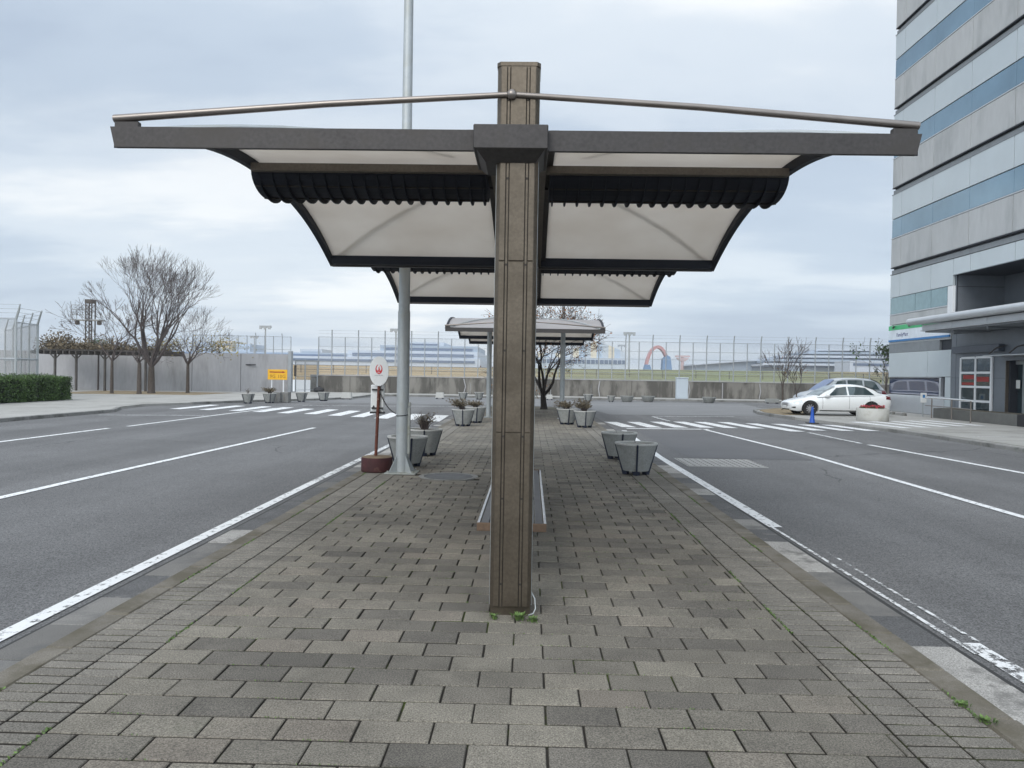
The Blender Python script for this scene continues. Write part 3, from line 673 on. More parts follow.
def make_bay(root, ya, yb):
    m, h = (ya+yb)/2, (yb-ya)/2; K_ = 28
    us = [-1+2*i/K_ for i in range(K_+1)]
    for s in (-1, 1):
        # outer edge arm and inner rail follow the vault
        for x0, x1, dz0, dz1, nm, mm in ((s*(HW-.075), s*(HW-.01), -.03, .10, 'edge_arm', 'navy'), (s*.325, s*.27, 0, .10, 'inner_arm', 'bronze_dark'), (s*.265, s*.20, -.05, .04, 'rail', 'bronze_mid')):
            poly = [(m+u*h, ring_curve(u)+dz0*(1-u**6)) for u in us]+[(m+u*h, ring_curve(u)+dz1) for u in us[::-1]]
            q = MB(); n = len(us)
            for xx in (x0, x1): q.v += [(xx, p[0], p[1]) for p in poly]
            q.m = []
            N2 = 2*n
            for i in range(n-1):
                q.f += [(i, i+1, N2-2-i, N2-1-i), (N2+i, N2+N2-1-i, N2+N2-2-i, N2+i+1), (i, N2+i, N2+i+1, i+1), (N2-1-i, N2-2-i, N2+N2-2-i, N2+N2-1-i)]; q.m += [0]*4
            q.f += [(0, N2-1, 2*N2-1, N2), (n-1, N2+n-1, N2+n, n)]; q.m += [0]*2
            q.build(nm, mm, root)
        # translucent skin, a thin curved sheet with thickness
        q = MB(); n = len(us)
        for xx in (s*.30, s*(HW-.06)):
            for dz in (.055, .067): q.v += [(xx, m+u*h, ring_curve(u)+dz) for u in us]
        for i in range(n-1):
            q.f += [(i, i+1, 2*n+i+1, 2*n+i), (n+i, 3*n+i, 3*n+i+1, n+i+1)]; q.m += [0, 1]
        q.build('roof_skin', ['membrane', 'membrane_top'], root, smooth=True)
        # end frames and the members either side of the louver
        for y0, y1, z0, z1, mm in ((ya+.03, ya+.06, ring_curve(-.97)+.04, ring_curve(-.97)+.09, 'bronze_dark'), (yb-.20, yb-.09, ring_curve(.95)-.05, ring_curve(.95)+.06, 'navy'), (m-.47, m-.40, ring_curve(0)-.085, ring_curve(0)-.012, 'bronze_mid'), (m+.40, m+.47, ring_curve(0)-.03, ring_curve(0)+.065, 'bronze_dark')):
            MB().box(s*.268, s*(HW-.077), y0, y1, z0, z1, b=.004).build('cross_member', mm, root)
        # finned half-round louver
        def prof(r, drop, top=3.465):
            return [(m-r, top)]+[(m-r*math.cos(PI*i/14), 3.46-drop*math.sin(PI*i/14)) for i in range(15)]+[(m+r, top)]
        q = MB(); q.prism(prof(.372, .185), 'x', s*.30, s*(HW-.045)); lv = q.build('louver_housing', 'navy', root)
        q = MB(); x = .33
        while x < HW-.01:
            q.prism(prof(.381, .225), 'x', s*x, s*(x+.012)); x += .125
        q.build('fin', 'navy', lv)['kind'] = 'stuff'
        q = MB()
        for a in (.25, .5, .75):
            yy = m-.372*math.cos(PI*a); zz = 3.47-.197*math.sin(PI*a); q.box(s*.31, s*(HW-.05), yy-.008, yy+.008, zz-.008, zz+.008)
        q.build('louver_rail', 'groove', lv)
        # diagonal brace above the skin of the rear half (and of the front half)
        for sg in (1, -1):
            pts = []
            for i in range(9):
                t_ = i/8; u = sg*(.97-.97*t_*.80); xx = s*(HW-.12-(HW-.55)*t_*.92)
                pts.append((xx, m+u*h, ring_curve(u)+.102))
            q = MB(); q.tube(pts, .02, 6); q.build('diagonal_brace', 'galv', root, smooth=True)
    q = MB(); poly = [(m+u*h, ring_curve(u)+.02) for u in us]+[(m+u*h, ring_curve(u)+.085) for u in us[::-1]]
    n = len(us); N2 = 2*n
    for xx in (-.268, .268): q.v += [(xx, p[0], p[1]) for p in poly]
    for i in range(n-1):
        q.f += [(i, i+1, N2-2-i, N2-1-i), (N2+i, N2+N2-1-i, N2+N2-2-i, N2+i+1), (i, N2+i, N2+i+1, i+1), (N2-1-i, N2-2-i, N2+N2-2-i, N2+N2-1-i)]; q.m += [0]*4
    q.build('spine_panel', 'bronze_dark', root)
def make_shelter(label, x, y0, bays, length):
    root = thing('bus_shelter', label, 'bus shelter', (x, y0, 0), group='bus shelters in a row down the middle of the island')
    for k in range(bays+1): make_frame(root, k*length, k == 0, k == bays)
    for k in range(bays): make_bay(root, k*length-(.15 if k == 0 else 0), (k+1)*length)
    return root
make_shelter('near bronze shelter on square columns, with curved translucent roof and black finned louvers', -.147, 5.08, 2, 5.25)
make_shelter('farther shelter beyond the planters, its pale arched roof top seen above the front edge', -.19, 24.85, 2, 4.85)
sh2 = [o for o in COL.objects if o.get('category') == 'bus shelter'][-1]; sh2.scale = (1, 1, .982)
for px_ in (-1.30, 1.36):
    q = MB(); q.tube([(px_, 3.0, 0), (px_, 3.0, 3.50)], .085, 16); q.box(px_-.16, px_+.16, 2.84, 3.16, 0, .02, b=.004); q.build('support_post', 'galv', sh2, smooth=True)

# benches on the column line
def make_bench(label, y, length):
    t = thing('bench', label, 'bench', (-.12, y, 0))
    for s in (-1, 1):
        q = MB()
        for k in range(3): q.box(s*(.045+k*.066), s*(.102+k*.066), .012, length-.012, .405, .43, b=.004)
        st = q.build('seat', 'seat_dark', t)
        MB().box(s*.243, s*.262, 0, length, .385, .436, b=.004).build('edge_trim', 'chrome', st)
        MB().box(s*.03, s*.262, -.022, -.001, .375, .436, b=.003).build('end_board', 'wood_brown', st)
        MB().box(s*.03, s*.262, length+.001, length+.022, .375, .436, b=.003).build('end_board', 'wood_brown', st)
        for k in range(3):
            yy = .15+k*(length-.3)/2; q = MB(); q.tube([(s*.03, yy, .26), (s*.13, yy, .32), (s*.22, yy, .40)], .012, 8); q.build('bracket', 'bronze_dark', t)
    MB().box(-.03, .03, 0, length, .34, .402, b=.004).build('beam', 'bronze_dark', t)
    for k in range(3):
        yy = .15+k*(length-.3)/2; MB().box(-.035, .035, yy-.035, yy+.035, 0, .345, b=.004).build('leg', 'bronze_dark', t)
    return t
b0 = make_bench('double sided bench with dark seats and bright metal edges behind the nearest column', 5.78, 3.3)
# cable curling out of the nearest column foot
q = MB(); q.tube([(.03, 5.0, .14), (.055, 4.98, .10), (.06, 4.965, .04), (.045, 4.95, .012), (.015, 4.93, .008)], .004, 6)
tag(q.build('cable', 'galv', smooth=True), 'thin grey cable curling from the foot of the nearest column', 'cable')
# weeds and moss
def weed(x, y, n, r, h, label, z=0.):
    q = MB()
    for i in range(n):
        a, d = random.uniform(0, 2*PI), random.uniform(0, r); c = Vector((d*math.cos(a), d*math.sin(a), 0)); k = Vector((math.cos(a), math.sin(a), 0))
        hh = h*random.uniform(.4, 1); w = .006*random.uniform(.7, 1.5); sd = Vector((-k.y, k.x, 0))*w; tip = c+k*hh*.7+Vector((0, 0, hh)); mid = c+k*hh*.25+Vector((0, 0, hh*.7))
        q.add((c-sd*.3, c+sd*.3, mid+sd, tip, mid-sd), [(0, 1, 2, 4), (4, 2, 3)])
    o = q.build('weed', 'weed', loc=(x, y, z)); return tag(o, label, 'weed', 'weeds in the paving joints')
weed(-.205, 4.86, 26, .025, .045, 'small light green weed left of the foot of the nearest column')
weed(-.045, 4.86, 60, .04, .045, 'leafy green weed directly in front of the foot of the nearest column')
weed(.04, 4.85, 40, .05, .028, 'low creeping green weed right of the foot of the nearest column')
weed(1.98+.13, 3.55, 50, .045, .025, 'bright green weed by the kerb at the bottom right corner of the paving')
weed(2.1, 3.72, 40, .035, .02, 'second green weed by the right kerb, just beyond the brightest one')
q = MB()
for side, xx in ((0, IX0), (1, IX1), (0, BX0), (1, BX1)):
    for i in range(1500 if side else 1300):
        yy = random.uniform(2.4, 13)
        if (math.sin(yy*2.3+xx*5)+math.sin(yy*5.1+xx)) < .55: continue
        q.leaf((xx+random.gauss(0, .006), yy, .003), .009)
for i in range(5200):
    yy = round(random.uniform(2.6, 9)/PD)*PD; xx = random.uniform(BX0, BX1)
    if math.sin(xx*3.1+yy*1.7)+math.sin(xx*7+yy*4.3) < .9: continue
    q.leaf((xx, yy+random.gauss(0, .003), .001), .005)
tag(q.build('moss', 'weed'), kind='stuff')

# ================================================================== LAMP POLE, BUS STOP, PLANTERS
def lamp_post(label, loc, h, r0, r1, head=True, m='galv'):
    t = thing('street_lamp', label, 'street lamp', loc, group='grey lamp poles on the island')
    q = MB(); q.tube([(0, 0, .02), (0, 0, 2.5), (0, 0, 2.52), (0, 0, h)], [r0, r0*.97, r0*.9, r1], 20); pl = q.build('pole', m, t, smooth=True)
    q = MB(); q.box(-.24, .24, -.22, .22, 0, .018, b=.004)
    for sx in (-1, 1):
        for sy in (-1, 1):
            q.tube([(sx*.19, sy*.17, .018), (sx*.19, sy*.17, .05)], .014, 6)
    q.build('base_plate', 'galv_dirty', t)
    for a in range(4):
        c, s = math.cos(a*PI/2+PI/4), math.sin(a*PI/2+PI/4)
        q = MB(); d = Vector((c, s, 0)); n = Vector((-s, c, 0))*.005
        P = [d*(r0*.95)+Vector((0, 0, .018)), d*.25+Vector((0, 0, .018)), d*(r0*.95)+Vector((0, 0, .28))]
        vs = [p+n for p in P]+[p-n for p in P]; q.add(vs, [(0, 1, 2), (5, 4, 3), (0, 3, 4, 1), (1, 4, 5, 2), (2, 5, 3, 0)]); q.build('gusset', m, t)
    if head:
        q = MB(); q.tube([(0, 0, h-.02), (0, 0, h+.25), (.35, 0, h+.5), (1.1, 0, h+.58)], [r1*.9, r1*.8, r1*.7, r1*.6], 12); q.build('arm', m, t, smooth=True)
        q = MB(); q.box(1.0, 1.65, -.13, .13, h+.53, h+.65, b=.04); q.build('lamp_head', m, t)
    return t
lp = lamp_post('thick tall grey lamp pole rising out of the picture beside the bus stop sign', (-1.97, 11.9, 0), 10.0, .098, .062)
q = MB(); q.box(.085, .125, -.05, .01, .30, 1.02, b=.006); q.box(.09, .13, -.045, .005, 1.03, 1.10, b=.006); q.build('conduit_cover', 'galv_dirty', lp)
q = MB(); q.tube([(.101*math.cos(a*PI/8), .101*math.sin(a*PI/8), .90+.012*math.sin(a*PI/8+1)) for a in range(17)], .007, 6); q.build('wire_tie', 'black', lp)
lamp_post('slim grey lamp pole at the far end of the island, rising behind the farther shelter', (1.55, 36.9, 0), 8.5, .085, .06)

t = thing('bus_stop_sign', 'round white bus stop sign with red bird emblem on a rusty pole and maroon drum', 'bus stop sign', (-2.39, 12.05, 0))
q = MB(); q.lathe([(.235, 0), (.245, .01), (.245, .21), (.235, .225)], 32); bs = q.build('base', 'maroon', t, smooth=True)
MB().lathe([(.235, .2255), (.20, .24), (0, .245)], 32).build('base_lid', 'rust_top', bs, smooth=True)
q = MB(); q.tube([(-.02, 0, .24), (.018, 0, 1.4)], .025, 12); q.build('pole', 'rust', t, smooth=True)
q = MB(); ell = [(.150*math.cos(a*PI/20), .232*math.sin(a*PI/20)) for a in range(40)]
q.prism(ell, 'y', -.012, .012); disc = q.build('sign_disc', 'white_sign', t, loc=(.02, -.035, 1.575))
# crane emblem: a red ring of two wings with a neck, on the disc
q = MB(); k = 28; rr = .068; c0 = (0, .03)
for s in (-1, 1):
    out = []; inn = []
    for i in range(k+1):
        a = -PI/2+s*(PI*.93)*i/k; f_ = i/k
        th = .034*(1-f_)**.8+.004+.010*math.exp(-((f_-.28)/.12)**2)
        out.append((rr*.82*math.cos(a), rr*1.12*math.sin(a))); inn.append(((rr-th)*.82*math.cos(a), (rr-th)*1.12*math.sin(a)))
    for i in range(k): q.add([(c0[0]+p[0], -.0135, c0[1]+p[1]) for p in (out[i], out[i+1], inn[i+1], inn[i])], [(0, 1, 2, 3)])
for (xa, za), (xb, zb), w1, w2 in (((-.004, -.035), (.004, .0), .015, .011), ((.004, .0), (-.002, .028), .010, .007), ((-.002, .028), (.014, .047), .006, .003)):
    q.add([(c0[0]+xa-w1, -.0137, c0[1]+za), (c0[0]+xa+w1, -.0137, c0[1]+za), (c0[0]+xb+w2, -.0137, c0[1]+zb), (c0[0]+xb-w2, -.0137, c0[1]+zb)], [(0, 1, 2, 3)])
q.build('emblem', 'red', disc)
text('JAL', .034, disc, 'white_sign', (0, -.0145, -.019), (PI/2, 0, 0), ext=.0004)
text('JAPAN AIRLINES', .019, disc, 'grey_text', (0, -.0135, -.068), (PI/2, 0, 0), ext=.0004)
q = MB(); q.box(-.12, .09, .03, .09, .93, 1.36, b=.012); tb = q.build('timetable_box', 'white_sign', t)
MB().box(-.13, .10, .02, .10, .905, .93).build('tray', 'black', tb)
for z in (.98, 1.27): MB().box(-.10, .08, .0, .028, z, z+.025).build('clamp', 'black', tb)
q = MB(); q.add([(-.10, .0285, .985), (-.04, .0285, .985), (-.07, .0285, 1.04)], [(0, 1, 2)]); q.build('mark', 'black', tb)
q = MB(); P0, P1 = Vector((-2.37, 12.03, 1.27)), Vector((-2.07, 11.88, .92))
pp = [P0.lerp(P1, i/8)+Vector((0, 0, -.07*math.sin(PI*i/8)*(1))) for i in range(9)]
q.tube(pp, .009, 6); tag(q.build('tie_chain', 'black', smooth=True), 'sagging dark chain tying the bus stop sign to the lamp pole', 'chain')

def planter_parts(t, rt=.335, rb=.205, h=.50, fz=.065, filled=True, mm='planter'):
    gap = .06
    for k in range(4):
        a0 = k*PI/2+gap/2*.6+PI/4; a1 = (k+1)*PI/2-gap/2*.6+PI/4
        q = MB(); q.lathe([(rb, fz), (rt, h), (rt-.045, h), (rb-.04, fz+.02), (rb, fz)], 8, a0=a0, a1=a1)
        # close the two radial ends
        m_ = 9; q.f += [(0, m_, 2*m_, 3*m_), (m_-1, 4*m_-1, 3*m_-1, 2*m_-1)]; q.m += [0, 0]
        q.build('shell', mm, t, smooth=True)
        q = MB(); q.lathe([(rt+.004, h-.02), (rt+.004, h+.006), (rt-.05, h+.006), (rt-.05, h-.02)], 8, a0=a0, a1=a1); q.build('rim', 'planter_rim', t)
        a = k*PI/2+PI/4; c, s = math.cos(a), math.sin(a); w = .014
        n = Vector((-s, c, 0))*w; d = Vector((c, s, 0))
        P = [d*(rb-.03)+Vector((0, 0, .0)), d*(rb+.004)+Vector((0, 0, 0)), d*(rt+.008)+Vector((0, 0, h-.01)), d*(rt-.04)+Vector((0, 0, h-.01))]
        vs = [p+n for p in P]+[p-n for p in P]
        MB().add(vs, [(0, 1, 2, 3), (7, 6, 5, 4), (0, 4, 5, 1), (1, 5, 6, 2), (2, 6, 7, 3), (3, 7, 4, 0)]).build('strap', 'strap', t)
        a += PI/4*0
        MB().box(d.x*(rb-.05)-.04, d.x*(rb-.05)+.04, d.y*(rb-.05)-.04, d.y*(rb-.05)+.04, 0, fz+.02, b=.006).build('foot', 'strap', t)
    MB().lathe([(rb-.02, fz+.005), (rt-.04, h-.045), (rt*.5, h-.012), (0, h-.005)], 20).build('fill', 'gravel' if filled else 'soil', t)
    return t
GP = 'tapered concrete planters with dark straps and feet'
def planter(label, loc, rz, filled=True):
    t = thing('planter', label, 'planter', loc, rz, GP); return planter_parts(t, filled=filled)
pA = planter('empty grey tapered planter, nearest one on the right side of the island', (1.71, 12.3, 0), math.radians(-49))
copy_tree(pA, 'empty grey tapered planter just behind the nearest right one', (1.70, 14.55, 0), math.radians(-40))
copy_tree(pA, 'empty grey tapered planter partly hidden behind the thick lamp pole', (-2.02, 12.75, 0), math.radians(-25))
pB = planter('grey planter with a dry dark shrub, beyond the lamp pole on the left', (-1.98, 14.5, 0), math.radians(-38), False)
copy_tree(pB, 'grey planter with leaning brown shrubs, nearer of the far left pair', (-1.98, 22.9, 0), math.radians(-43))
copy_tree(pB, 'grey planter with brown shrubs, farther of the far left pair', (-1.74, 24.6, 0), math.radians(-30))
copy_tree(pB, 'grey planter with grey-brown plants, nearer of the far right pair', (1.67, 23.3, 0), math.radians(-42))
copy_tree(pB, 'grey planter with grey-brown plants, farther of the far right pair', (1.20, 24.6, 0), math.radians(-35))
def shrub(label, loc, n, r, h, lean=(0, 0), leafm='leaf_dry', size=.022, bare=False):
    t = thing('shrub', label, 'shrub', loc, group='dry shrubs growing in planters')
    q = MB(); lf = MB()
    for i in range(n):
        a = random.uniform(0, 2*PI); d = random.uniform(.2, 1)*r; hh = h*random.uniform(.45, 1)
        p = Vector((0, 0, 0)); e = Vector((d*math.cos(a)+lean[0]*hh, d*math.sin(a)+lean[1]*hh, hh))
        pts = [p+Vector((math.cos(a), math.sin(a), 0))*.05, p.lerp(e, .4)+Vector((random.gauss(0, .02), random.gauss(0, .02), .05)), e]
        q.tube(pts, [.007, .005, .002], 4, caps=False)
        for j in range(6 if bare else 26):
            f_ = random.uniform(.3, 1.05); c = pts[1].lerp(pts[2], (f_-.3)/.7)+Vector((random.gauss(0, .025), random.gauss(0, .025), random.gauss(0, .02))); lf.leaf(c, size)
    q.build('stem', 'twig', t); lf.build('foliage', leafm, t); return t
shrub('tangled bare dark shrub in the planter beyond the lamp pole', (-1.98, 14.5, .46), 70, .27, .36, (.05, 0), 'leaf_dry', .014, True)
shrub('shaggy olive-brown shrub leaning left out of the nearer far left planter', (-1.98, 22.9, .46), 46, .34, .36, (-.55, 0))
shrub('brown shrub in the farther planter of the far left pair', (-1.74, 24.6, .46), 34, .28, .24, (.1, 0))
shrub('grey-brown bushy plant in the nearer far right planter', (1.67, 23.3, .46), 50, .30, .40, (-.3, 0))
shrub('low grey-green plant spreading left from the farther far right planter', (1.20, 24.6, .44), 44, .40, .30, (-.7, 0))

# far rows of planters
def far_pl(label, px, py, group, rz=0, z=ROAD, sc=1.):
    x, y = ground_at(px, py, z); t = copy_tree(pA, label, (x, y, z), math.radians(rz)); t['group'] = group; t.scale = (sc, sc, sc); return t
GL = 'planters lined up along the left kerb'
far_pl('grey tapered planter with a wispy plant, leftmost of the row before the long wall', 248, 403.5, GL, 10)
far_pl('grey tapered planter with dry twigs, directly left of the concrete blocks', 269.5, 403, GL, -20)
far_pl('grey tapered planter directly right of the concrete blocks', 301.5, 401.8, GL, 5)
far_pl('grey tapered planter second to the right of the concrete blocks', 323.6, 401, GL, -10)
x_, y_ = ground_at(248, 403.5, ROAD); shrub('wispy small plant in the leftmost planter of the left row', (x_, y_, .36), 12, .18, .35, (0, 0), size=.02, bare=True)
x_, y_ = ground_at(269.5, 403, ROAD); shrub('dry twiggy plant spreading over the planter left of the concrete blocks', (x_, y_, .36), 40, .42, .34, (-.3, 0), size=.03)
GR = 'planters along the far kerb'
far_pl('grey tapered planter on the far kerb, left one of two near the left shelter post', 463, 400, GR, 0, ROAD, .95)
far_pl('grey tapered planter on the far kerb, right one of two near the left shelter post', 479, 399.5, GR, 20, ROAD, .95)
far_pl('grey tapered planter on the far kerb, first one right of the right shelter post', 588, 401.5, GR, 0, ROAD, .95)
far_pl('smaller grey tapered planter on the far kerb beside the first round bowl', 611, 402, GR, 0, ROAD, .8)
def bowl(label, px, py, first=None):
    x, y = ground_at(px, py, ROAD)
    if first: return copy_tree(first, label, (x, y, ROAD))
    t = thing('bowl_planter', label, 'planter', (x, y, ROAD), group='round bowl planters along the far kerb')
    MB().lathe([(.26, 0), (.34, .08), (.42, .30), (.46, .36), (.46, .40), (.41, .40), (.38, .34)], 24).build('bowl', 'planter', t, smooth=True)
    MB().lathe([(.385, .34), (0, .36)], 24).build('fill', 'soil', t); return t
b1 = bowl('round grey bowl planter, left of the two side by side on the far kerb', 627, 402)
bowl('round grey bowl planter, right of the two side by side on the far kerb', 648, 402, b1)
bowl('round grey bowl planter on the far kerb right of the white cabinet', 709, 403, b1)
def block(label, px, py, w, d, h, m, name='concrete_block', z=ROAD, rz=0., feet=True):
    x, y = ground_at(px, py, z); t = thing(name, label, 'concrete block', (x, y, z), rz, 'pale concrete kerb blocks')
    MB().prism([(-w/2, .07), (w/2, .07), (w/2*.86, h), (-w/2*.86, h)], 'y', 0, d).build('body', m, t)
    for s in (-1, 1): MB().box(s*w*.36-.05, s*w*.36+.05, .03, d-.03, 0, .075).build('foot', 'strap', t)
    return t
block('white footed block left of the thick lamp pole on the far side of the road', 346, 399.5, .62, .35, .42, 'planter_rim')
block('white footed block on the far kerb right of the thick lamp pole', 439.5, 399, .55, .35, .42, 'planter_rim')
block('small white footed block near the foot of the island tree', 549.5, 400, .42, .3, .36, 'planter_rim')
block('long low grey footed block on the far kerb behind the small twiggy tree', 773, 403.6, .9, .4, .32, 'planter')
for px, lab in ((276.5, 'left one of two plain grey concrete blocks between the planters'), (284.5, 'right one of two plain grey concrete blocks between the planters')):
    x, y = ground_at(px, 402.5, ROAD); t = thing('concrete_block', lab, 'concrete block', (x, y, ROAD), group='plain blocks between planters')
    MB().box(-.19, .19, 0, .5, 0, .55, b=.02).build('body', 'conc_kerb', t); MB().box(-.03, .03, -.006, .0, .1, .45).build('slot', 'wall_dirty', t)

# ================================================================== FAR WALLS, FENCES, SIGNS
YW = 59.1
t = thing('retaining_wall', 'long low stained concrete wall under the wire fence across the background', 'wall', (0, YW, 0))
q = MB(); x = -17.0
while x < 46:
    q.box(x+.01, x+3.09, 0, .18, -.14, 1.26, b=.015); x += 3.1
q.build('wall_face', 'wall_dirty', t)
q = MB(); q.box(-17, 46, -.03, .21, 1.262, 1.33, b=.01); q.build('coping', 'wall_conc', t)
for i, x in enumerate((-5.1, 5.35, 12.1, 14.7, 17.5)):
    q = MB(); lean = (.15, -.1, .12, .0, .1)[i]; q.tube([(x, -.03, .02), (x+lean, -.03, .6), (x, -.03, 1.2)], .045, 6); q.build('drain_pipe', 'wall_conc', t)
t = thing('wire_fence', 'tall grey wire fence with alternate high posts on top of the stained wall', 'fence', (0, YW+.1, 1.33))
i = 0; x = -16.4
while x < 45:
    q = MB(); hi = i % 2 == 1
    if hi: q.tube([(x, 0, 0), (x, 0, 3.05), (x+.02, -.10, 3.48)], .045, 6)
    else: q.tube([(x, 0, 0), (x, 0, 2.93)], .04, 6)
    q.build('fence_post', 'galv_far', t); x += 1.03; i += 1
for z in (.06, .55, 1.6, 2.2, 2.93): MB().box(-16.4, 45, -.014, .014, z-.014, z+.014).build('rail', 'galv_far', t)
MB().box(-16.4, 45, .02, .024, .06, 2.93).build('wire_mesh', 'wire_mesh', t)
for z in (3.2, 3.42): q = MB(); q.tube([(-16.4, -.06, z), (45, -.06, z)], .006, 4); q.build('barbed_wire', 'galv_far', t)

# left wall of tall panels
t = thing('panel_wall', 'tall pale concrete panel wall behind the bare trees on the left', 'wall', (0, 0, 0))
wl = [(-60, 51.5), (-36, 54.0), (-31, 54.6), (-27.6, 54.9), (-24.6, 55.4), (-17.9, 56.6)]
for (x0, y0), (x1, y1) in zip(wl, wl[1:]):
    L_ = math.hypot(x1-x0, y1-y0); a_ = math.atan2(y1-y0, x1-x0); k = max(1, round(L_/3.4))
    for i in range(k):
        x, y = x0+(x1-x0)*i/k, y0+(y1-y0)*i/k; h = 2.72 if x < -25 else 2.80
        q = MB(); q.box(x+.015, x+L_/k-.015, y, y+.2, -.1, h, b=.012, rz=a_, piv=(x, y)); q.build('wall_panel', 'wall_conc', t)
MB().box(-17.86, -17.62, 56.3, 56.75, -.1, 3.05, b=.02).build('end_post', 'galv_far', t)
q = MB(); x = -20.55; q.box(x-.35, x+.38, 56.02, 56.08, 1.95, 2.02); q.build('slot', 'black', t)
t = thing('wire_fence', 'grey wire fence with high posts on top of the tall pale panel wall', 'fence', (0, 0, 2.8))
for i in range(12):
    f_ = i/11; x, y = -24.6+6.8*f_, 55.55+1.2*f_; q = MB(); hi = i % 3 == 1
    q.tube([(x, y, 0), (x, y, 1.3), (x-.02, y-.06, 1.55 if hi else 1.32)], .03, 6); q.build('fence_post', 'galv_far', t)
for z in (.35, 1.3): q = MB(); q.tube([(-24.6, 55.55, z), (-17.8, 56.75, z)], .018, 6); q.build('rail', 'galv_far', t)
q = MB(); q.quad((-24.6, 55.57, .05), (-17.8, 56.77, .05), (-17.8, 56.77, 1.3), (-24.6, 55.57, 1.3)); q.build('wire_mesh', 'wire_mesh', t)
# mesh gate between the two walls
t = thing('mesh_gate', 'grey wire mesh gate between the panel wall and the stained low wall', 'gate', (-17.5, 57.0, 0))
for x, y in ((0, 0), (.45, .9), (1.05, 2.1)): q = MB(); q.tube([(x, y, 0), (x, y, 2.45)], .05, 6); q.build('gate_post', 'galv_far', t)
for z in (.15, 1.2, 2.4): q = MB(); q.tube([(0, 0, z), (1.05, 2.1, z)], .025, 6); q.build('rail', 'galv_far', t)
q = MB(); q.quad((0, .01, .1), (1.05, 2.11, .1), (1.05, 2.11, 2.4), (0, .01, 2.4)); q.build('wire_mesh', 'wire_mesh_dense', t)
MB().box(-.08, .08, -.12, -.05, 1.2, 2.0).build('lock_plate', 'wood_dark', t)
t = thing('rubbish_bag', 'black bag lying at the foot of the stained wall beside the mesh gate', 'bag', (-15.9, 57.6, .01))
MB().lathe([(.0, 0), (.36, .02), (.42, .16), (.33, .32), (.10, .38), (.03, .46), (.0, .46)], 14).build('bag', 'black', t, smooth=True)
q = MB(); q.tube([(0, 0, .42), (.03, 0, .47)], [.04, .055], 8); q.build('knot', 'black', t)
# yellow sign
x, y = -18.0, 54.4
t = thing('direction_sign', 'yellow sign with a dark red arrow, on two white posts before the panel wall', 'sign', (x, y, 0))
MB().box(-.70, .70, -.02, .02, .93, 1.66, b=.008).build('board', 'yellow', t)
q = MB(); q.prism([(-.56, 1.44), (.36, 1.44), (.36, 1.40), (.58, 1.475), (.36, 1.55), (.36, 1.51), (-.56, 1.51)], 'y', -.027, -.0205); q.build('arrow', 'dark_red', t)
text('9G', .34, t, 'brown_text', (-.34, -.022, 1.16), (PI/2, 0, 0)); text('10G', .34, t, 'brown_text', (.30, -.022, 1.16), (PI/2, 0, 0))
for s in (-.42, .42): MB().box(s-.035, s+.035, .0205, .06, 0, 1.6).build('post', 'white_frame', t)
# cabinet
x, y = ground_at(675.5, 398.6, 0)
t = thing('electric_cabinet', 'tall pale blue-white metal cabinet against the stained wall', 'cabinet', (x, 54.9, .01))
MB().box(-.40, .40, 0, .45, .05, 1.50, b=.012).build('body', 'cabinet', t); MB().box(-.44, .44, -.04, .49, 1.50, 1.57, b=.012).build('cap', 'cabinet', t)
MB().box(-.35, .35, -.012, -.001, .12, 1.44, b=.004).build('door', 'cabinet', t); MB().box(-.42, .42, -.02, .47, 0, .05).build('base', 'conc_kerb', t)
# pergola with vines
t = thing('pergola', 'dark timber pergola with toothed rafters along the panel wall, overgrown on top', 'pergola', (0, 0, 0))
for x in (-32.2, -30.8, -28.9, -26.2):
    y = 51.4+(x+32)*.07; MB().box(x-.065, x+.065, y-.065, y+.065, 0, 2.62, b=.01).build('post', 'wood_dark', t)
    q = MB(); q.tube([(x, y, 2.1), (x+.45, y, 2.6)], .04, 6); q.tube([(x, y, 2.1), (x-.45, y, 2.6)], .04, 6); q.build('brace', 'wood_dark', t)
q = MB(); q.quad((-33.5, 51.2, 2.62), (-21.7, 52.0, 2.62), (-21.7, 52.0, 2.78), (-33.5, 51.2, 2.78)); q = MB(); q.box(-33.5, -24.3, 51.35, 51.45, 2.68, 2.80, rz=.05); q.box(-33.5, -24.3, 53.2, 53.3, 2.68, 2.80, rz=.05); q.build('beam', 'wood_dark', t)
q = MB(); x = -33.4
while x < -24.3: q.box(x-.04, x+.04, 50.95+(x+28)*.05, 53.7+(x+28)*.05, 2.46, 2.68); x += .42
q.build('rafter', 'wood_dark', t)
q = MB(); st = MB()
for i in range(5200):
    x = random.triangular(-33.3, -24.0, -33.3); y = 52.3+(x+28)*.05+random.gauss(0, .7)
    hmax = .55+.35*math.sin(x*1.7)+.25*math.sin(x*4.1+1)+(.35 if x < -29.5 else 0)
    q.leaf((x, y, 2.80+abs(random.gauss(0, .42))*max(.15, hmax)), .085)
for i in range(200):
    x = random.uniform(-33, -21.6); y = 52.3+random.gauss(0, .6); st.tube([(x, y, 2.8), (x+random.gauss(0, .2), y, 3.1), (x+random.gauss(0, .45), y, 3.2+random.random()*.7)], [.012, .009, .004], 3, caps=False)
vn = thing('vine', 'straw-brown climbing vine heaped along the top of the pergola', 'climbing plant', (0, 0, 0)); q.build('foliage', 'leaf_vine', vn); st.build('stem', 'twig', vn)
q = MB(); c = Vector((-30.1, 52.9, 3.2))
for i in range(700):
    d = Vector((random.gauss(0, 1), random.gauss(0, 1), random.gauss(0, 1))).normalized()*random.uniform(.5, 1); q.leaf(c+Vector((d.x*.75, d.y*.5, d.z*.42)), .06)
sh = thing('bush', 'rounded dark green bush showing above the pergola near the security fence', 'bush', (0, 0, 0)); q.build('foliage', 'leaf_green', sh)
